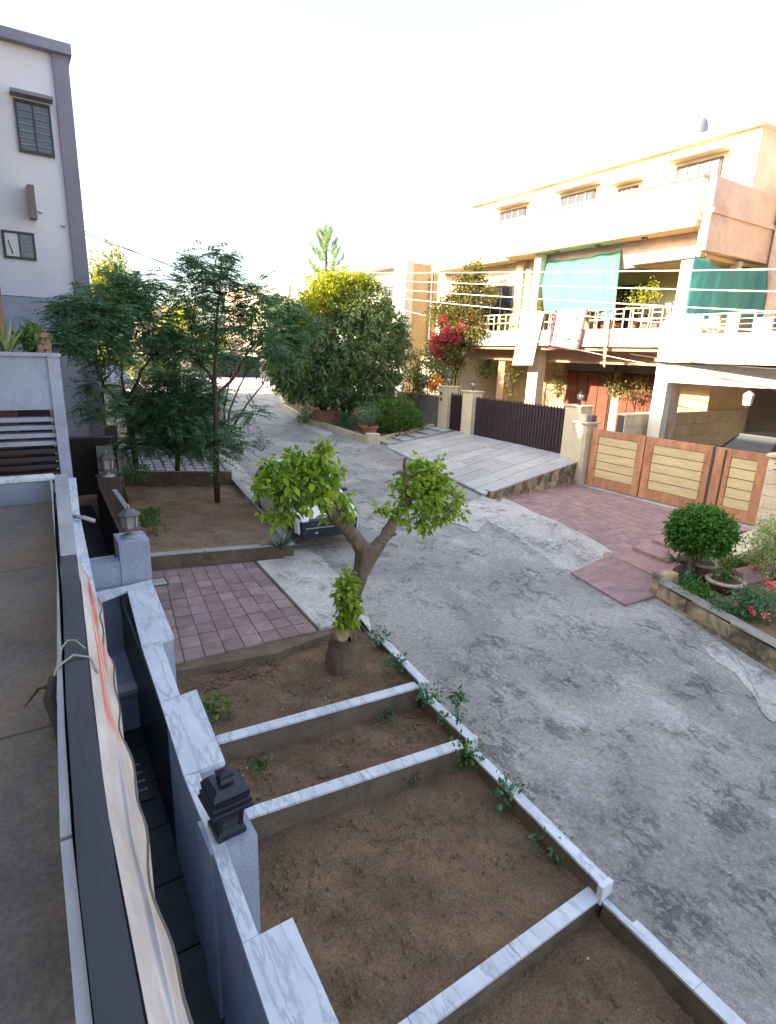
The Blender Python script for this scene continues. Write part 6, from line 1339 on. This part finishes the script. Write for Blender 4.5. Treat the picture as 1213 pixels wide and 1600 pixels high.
for k, (u, lab) in enumerate(((945, 'leftmost'), (965, 'second'), (990, 'third'), (1010, 'fourth'), (1026, 'rightmost'))):
    c = PX(u, 512, 21.5); c[2] = 6.35
    pot('reddish flower pot on the balcony floor behind the railing, %s of five' % lab, c-(0, 0, 0.1), [(0.12, 0), (0.19, 0.3)], M_terrapot)

# ================================================================== FLOWER PLANTER CONTENTS
tbp = PZ(1083, 905, 0.42)
tp_ = thing('topiary_bush', 'round clipped bright green topiary bush on a short trunk in the planter', 'bush', tuple(tbp))
yy = float(tbp[1]); tc_ = PY(1095, 832, yy)
mb = MB(); 
for du in (-8, 0, 9): mb.tube([tuple(tbp+(random.uniform(-.05, .05), 0, -0.05)), PY(1088+du*0.5, 885, yy), PY(1092+du, 855, yy)], [0.05, 0.04, 0.03], 7)
mb.build('trunk', M_bark, tp_)
s_ = float(np.dot(tc_-EYE, FW))/FPX
C, D = clumps([(tc_, (45*s_, 45*s_, 37*s_), 520), (tc_+(0, 0, 0.05), (40*s_, 40*s_, 28*s_), 120)], shell=0.92)
CI, DI = clumps([(tc_, (44*s_, 44*s_, 31*s_), 260)], shell=0.9); C = np.concatenate([C, CI]); D = np.concatenate([D, DI])
kp = C[:, 2] > tc_[2]-0.8*36*s_; C = C[kp]; D = D[kp]
stuff(clump_leaves(C, D, 16, 0.075, 0.042, L_topi, 'crown', tp_, 0.05, -0.1, 0.8))
def spiky(name, label, c, n, L, W, m=L_blade, up=0.9, cat='plant', group=None):
    t = thing(name, label, cat, tuple(c), group); mb = MB()
    pos = []; 
    for k in range(n):
        a = random.uniform(0, 2*math.pi); e = random.uniform(0.25, 1.0)*up; d = np.array([math.cos(a), math.sin(a), e*1.6]); d /= np.linalg.norm(d); l = L*random.uniform(0.7, 1.1); sd = np.array([-math.sin(a), math.cos(a), 0])*W/2
        p0 = np.array(c); p1 = p0+d*l*0.5; p2 = p0+d*l-np.array([0, 0, 0.22*l*(1-e*0.6)])
        mb.add([p0-sd*0.6, p0+sd*0.6, p1+sd, p1-sd, p2], [(0, 1, 2, 3), (3, 2, 4)], True)
    o = mb.build('blades', m, t); at = o.data.attributes.new('v', 'FLOAT', 'FACE'); at.data.foreach_set('value', RNG.rand(len(o.data.polygons))); return t
spiky('agave_plant', 'grey-green spiky plant at the road corner of the tree bed by the car', PZ(440, 860, 0.84), 60, 0.62, 0.045)
spiky('spiky_plant', 'spiky fan-leaved plant rising behind the topiary bush', PZ(1098, 845, 1.1), 50, 0.75, 0.04, L_hedge, 1.4)
spiky('spiky_plant', 'dark drooping spiky plant left of the topiary trunk', PZ(1060, 880, 0.75), 60, 0.5, 0.04, L_blade, 0.6)
c = PZ(1097, 905, 0.42); pot('dark square-shouldered clay pot just below the topiary bush', c, [(0.17, 0), (0.22, 0.2), (0.24, 0.36)], M_darkpot, M_potrim)
c = PZ(1130, 925, 0.42); pot('wide dark bowl pot with pale rim in front of the topiary', c, [(0.18, 0), (0.30, 0.12), (0.36, 0.26)], M_darkpot, M_potrim)
bushy('pot_plant', 'small green plant growing in the wide bowl pot', 'plant', c+(0, 0, 0.25), [(c+np.array([0, 0.05, 0.35]), (0.2, 0.2, 0.12), 16)], L_hedge, 0.12, 0.04, 10, 0.08, 0)
c = PZ(1105, 893, 0.42); v_ = thing('pale_vase', 'tall pale stone vase half hidden under the topiary bush', 'vase', tuple(c)); MB().lathe(tuple(c), [(0.1, 0), (0.17, 0.2), (0.19, 0.4), (0.12, 0.6), (0.14, 0.66)], 14).build('vase', M_brick_p, v_)
mb = MB(); a_ = PZ(1150, 905, 0.5); b_ = PZ(1195, 885, 0.5)
pl2 = thing('red_trough', 'long reddish trough planter behind the bowl pot', 'planter', tuple(a_)); mb.bar(tuple(a_+(0, 0, 0.02)), tuple(b_+(0.6, -0.4, 0.02)), 0.3, 0.32).build('trough', M_redstep, pl2)
bushy('variegated_shrub', 'pale variegated shrub at the right edge by the cream pier', 'shrub', PZ(1213, 905, 0.42), [blob(1208, 852, float(PZ(1213, 905, 0.42)[1]), 30, 44, 170)], L_pale, 0.07, 0.03, 18, 0.1, 0.1, shell=0.7)
for (lab, u, v, ru, rv, k, m) in (('rose bush at the right edge of the planter', 1190, 945, 40, 22, 110, L_fern), ('low green groundcover behind the planter wall', 1090, 925, 26, 10, 40, L_topi), ('dark leafy shrub between the topiary and the trough', 1150, 878, 26, 12, 46, L_hedge), ('dark small bush at the near end of the steps', 1078, 905, 14, 10, 24, L_fern), ('low rose bush in the middle of the planter', 1140, 948, 26, 12, 50, L_fern)):
    yq = float(PZ(u, v+rv*0.7, 0.45)[1]); bushy('planter_shrub', lab, 'shrub', PZ(u, v+rv*0.7, 0.42), [blob(u, v, yq, ru, rv, k)], m, 0.075, 0.04, 14, 0.08, 0.1, group='shrubs in the flower planter')
for i, (u, v, n, w_) in enumerate(((1205, 918, 5, 'topmost'), (1150, 944, 1, 'leftmost'), (1172, 953, 2, 'middle'), (1197, 963, 1, 'lowest'), (1182, 890, 2, 'red one near the trough'))):
    yq = float(PZ(u, v+10, 0.5)[1]); c = PY(u, v, yq-0.05); t = thing('rose_flower', 'pink rose bloom cluster in the planter, %s' % w_, 'flower', tuple(c), 'pink roses in the planter')
    P = np.concatenate([c+RNG.normal(size=3)*0.05*(n > 1)+RNG.normal(size=(26, 3))*0.02 for _ in range(n)]); leaves_obj('petals', P, rnd_dirs(len(P))+(0, 0, 0.5), 0.06, 0.055, L_rose, t)
# ================================================================== SMALL WEEDS by the marble kerb and in beds
for (lab, u, v, z, r, k, m) in (('trailing weed spilling over the kerb end by the pruned tree', 590, 1000, 0.5, 0.20, 26, L_fern), ('weed tuft climbing over the upper kerb stone', 622, 1040, 0.5, 0.16, 22, L_fern), ('weed just below the first kerb jog', 668, 1092, 0.35, 0.17, 22, L_fern),
        ('weed clump hanging on the kerb beside the sapling', 700, 1130, 0.25, 0.14, 14, L_fern), ('bushy weed in the soil at the second kerb jog', 725, 1185, 0.1, 0.2, 30, L_topi), ('low weed beside the lower kerb', 790, 1240, 0.05, 0.22, 22, L_fern), ('weed over the kerb farther below', 860, 1330, -0.05, 0.2, 16, L_fern),
        ('flat green weed patch beside the marble coping', 343, 1112, 0.36, 0.26, 34, L_hedge), ('tiny weed in the middle bed', 600, 1120, 0.12, 0.08, 8, L_fern), ('weed tuft in the third bed', 648, 1215, -0.05, 0.1, 10, L_fern),
        ('green bush behind the nearer lantern', 232, 812, 0.95, 0.32, 60, L_topi), ('leafy bush by the farther lantern', 215, 748, 1.2, 0.5, 80, L_fern), ('weeds beside the blue corner wall', 245, 835, 0.85, 0.3, 24, L_hedge),
        ('weed by the bed wall corner', 325, 870, 0.84, 0.12, 8, L_dry), ('weed near the black lantern', 400, 1195, 0.12, 0.15, 12, L_hedge)):
    r = r*(0.75+0.3*random.random()) if k < 40 else r; c = PZ(u, v, z); c2 = c+np.array([random.uniform(-0.05, 0.05), 0, r*0.35]); bushy('weed', lab, 'weed', tuple(c), [(c2, (r, r, r*0.6), k if k > 40 else max(4, int(k*0.5)))], m, 0.075, 0.035, 9, 0.05, 0.0, group='weeds and small bushes in the left beds', stem=0.006)
sp_ = thing('sapling', 'thin upright sapling standing against the kerb between the two jogs', 'sapling', tuple(PZ(713, 1140, 0.2)))
c = PZ(713, 1142, 0.2); MB().tube([tuple(c), tuple(c+(0.01, 0, 0.25)), tuple(c+(0, 0.02, 0.55))], [0.012, 0.009, 0.005], 6).build('stem', M_barkd, sp_)
C = np.array([c+(0, 0.02, 0.55), c+(0, 0, 0.45), c+(0.03, 0, 0.5)]); stuff(clump_leaves(C, np.tile([0, 0, 0.2], (3, 1)), 12, 0.12, 0.045, L_fern, 'leaves', sp_, 0.03, 0.1))
# plants on the louvred wall
spiky('roof_plant', 'pale spiky snake plants on top of the louvred wall at the far left', PY(12, 556, 10.5), 26, 0.55, 0.06, L_pale, 2.2)
bushy('roof_plant', 'rounded leafy plant on top of the louvred wall next to the brick pier', 'plant', PY(55, 556, 10.6), [blob(52, 528, 10.6, 18, 13, 50)], L_hedge, 0.09, 0.04, 12, 0.06, 0.1, stem=0.015)
# far vegetation
bushy('conifer', 'pale yellow-green conifer behind the white house corner', 'tree', PY(172, 600, 45), [blob(160, 470, 45, 22, 40, 70), blob(180, 450, 45, 22, 34, 70), blob(160, 420, 45, 8, 20, 16), blob(183, 415, 45, 7, 18, 14)], L_mangor, 0.4, 0.1, 20, 0.35, -0.5, stem=0.15)
for (lab, u, v, y, ru, rv, k, m) in (('bright yellow-green bush seen below the left feathery tree', 178, 560, 46, 26, 24, 60, L_yellow), ('bright bush left of the far dark gate', 333, 535, 50, 22, 18, 50, L_yellow), ('sunlit bush behind the left feathery tree', 285, 495, 48, 26, 22, 50, L_yellow), ('brownish bush behind the low feathery tree', 240, 575, 44, 40, 18, 60, L_olive),
        ('green lawn hedge beyond the pale pavers', 215, 655, 28, 34, 22, 90, L_hedge), ('far tree at the end of the street', 440, 490, 66, 26, 30, 60, L_hedge), ('far green tree left of the street', 270, 520, 64, 60, 30, 90, L_olive)):
    bushy('far_bush', lab, 'bush', PY(u, v+rv, y), [blob(u, v, y, ru, rv, k)], m, 0.3, 0.14, 16, 0.3, 0.2, stem=0.06)
# ================================================================== LITTER
def scatter(name, label, n, areas, m, s0, s1, flat=0.3, leaf=False):
    mb = MB(); hubs = [(random.choice(areas), random.random(), random.random()) for _ in range(max(3, n//25))]
    for _ in range(n):
        (ax, bx, ay, by, z), hu, hv = random.choice(hubs)
        if random.random() < 0.5: hu, hv = random.random(), random.random()
        x = ax+(bx-ax)*min(1, max(0, hu+random.gauss(0, 0.06))); y = ay+(by-ay)*min(1, max(0, hv+random.gauss(0, 0.1))); s = s0+(s1-s0)*random.random()**2.2; a = random.uniform(0, 6.3)
        dx, dy = math.cos(a)*s, math.sin(a)*s; h = s*flat
        zz = z if z is not None else g(y)+0.0
        mb.add([(x-dx, y-dy, zz), (x+dy*.7, y-dx*.7, zz), (x+dx, y+dy, zz), (x-dy*.7, y+dx*.7, zz), (x, y, zz+h)], [(0, 1, 4), (1, 2, 4), (2, 3, 4), (3, 0, 4)])
    o = mb.build(name, m); tag(o, label, 'litter', kind='stuff'); return o
beds = [(1.4, 4.5, 6.15, 7.7, 0.36), (1.3, 4.4, 4.8, 6.0, 0.11), (1.1, 4.3, 2.9, 4.6, -0.07), (1, 4.3, 0.6, 2.7, -0.27)]
scatter('pale_litter', 'pale stones and paper scraps scattered on the brown soil beds', 110, beds, M_pebble, 0.008, 0.024)
scatter('dark_clods', 'small dark soil clods scattered over the beds', 2600, beds, M_soil, 0.008, 0.04, 0.7)
scatter('bed_twigs', 'dry leaves and scraps dropped across the soil beds', 420, beds, M_dryleaf, 0.012, 0.035, 0.25)
scatter('dry_leaves', 'dry red-brown leaves gathered under the driveway edge', 260, [(1.6, 3.0, 7.25, 7.6, 0.37), (1.9, 2.6, 7.3, 7.5, 0.37)], M_dryleaf, 0.02, 0.045, 0.25)
scatter('bed_leaves', 'dry leaves and twigs on the bare tree bed', 240, [(2.2, 4.8, 12.2, 17, 0.83)], M_dryleaf, 0.015, 0.04, 0.3)
scatter('road_grit', 'loose grit and scraps lying on the road', 500, [(5.0, 10.5, 1, 14, None), (5, 10.5, 6, 20, None)], mat('road_grit_mat', (0.3, 0.29, 0.28), (0.12, 0.12, 0.12), scale=3), 0.006, 0.018, 0.5)
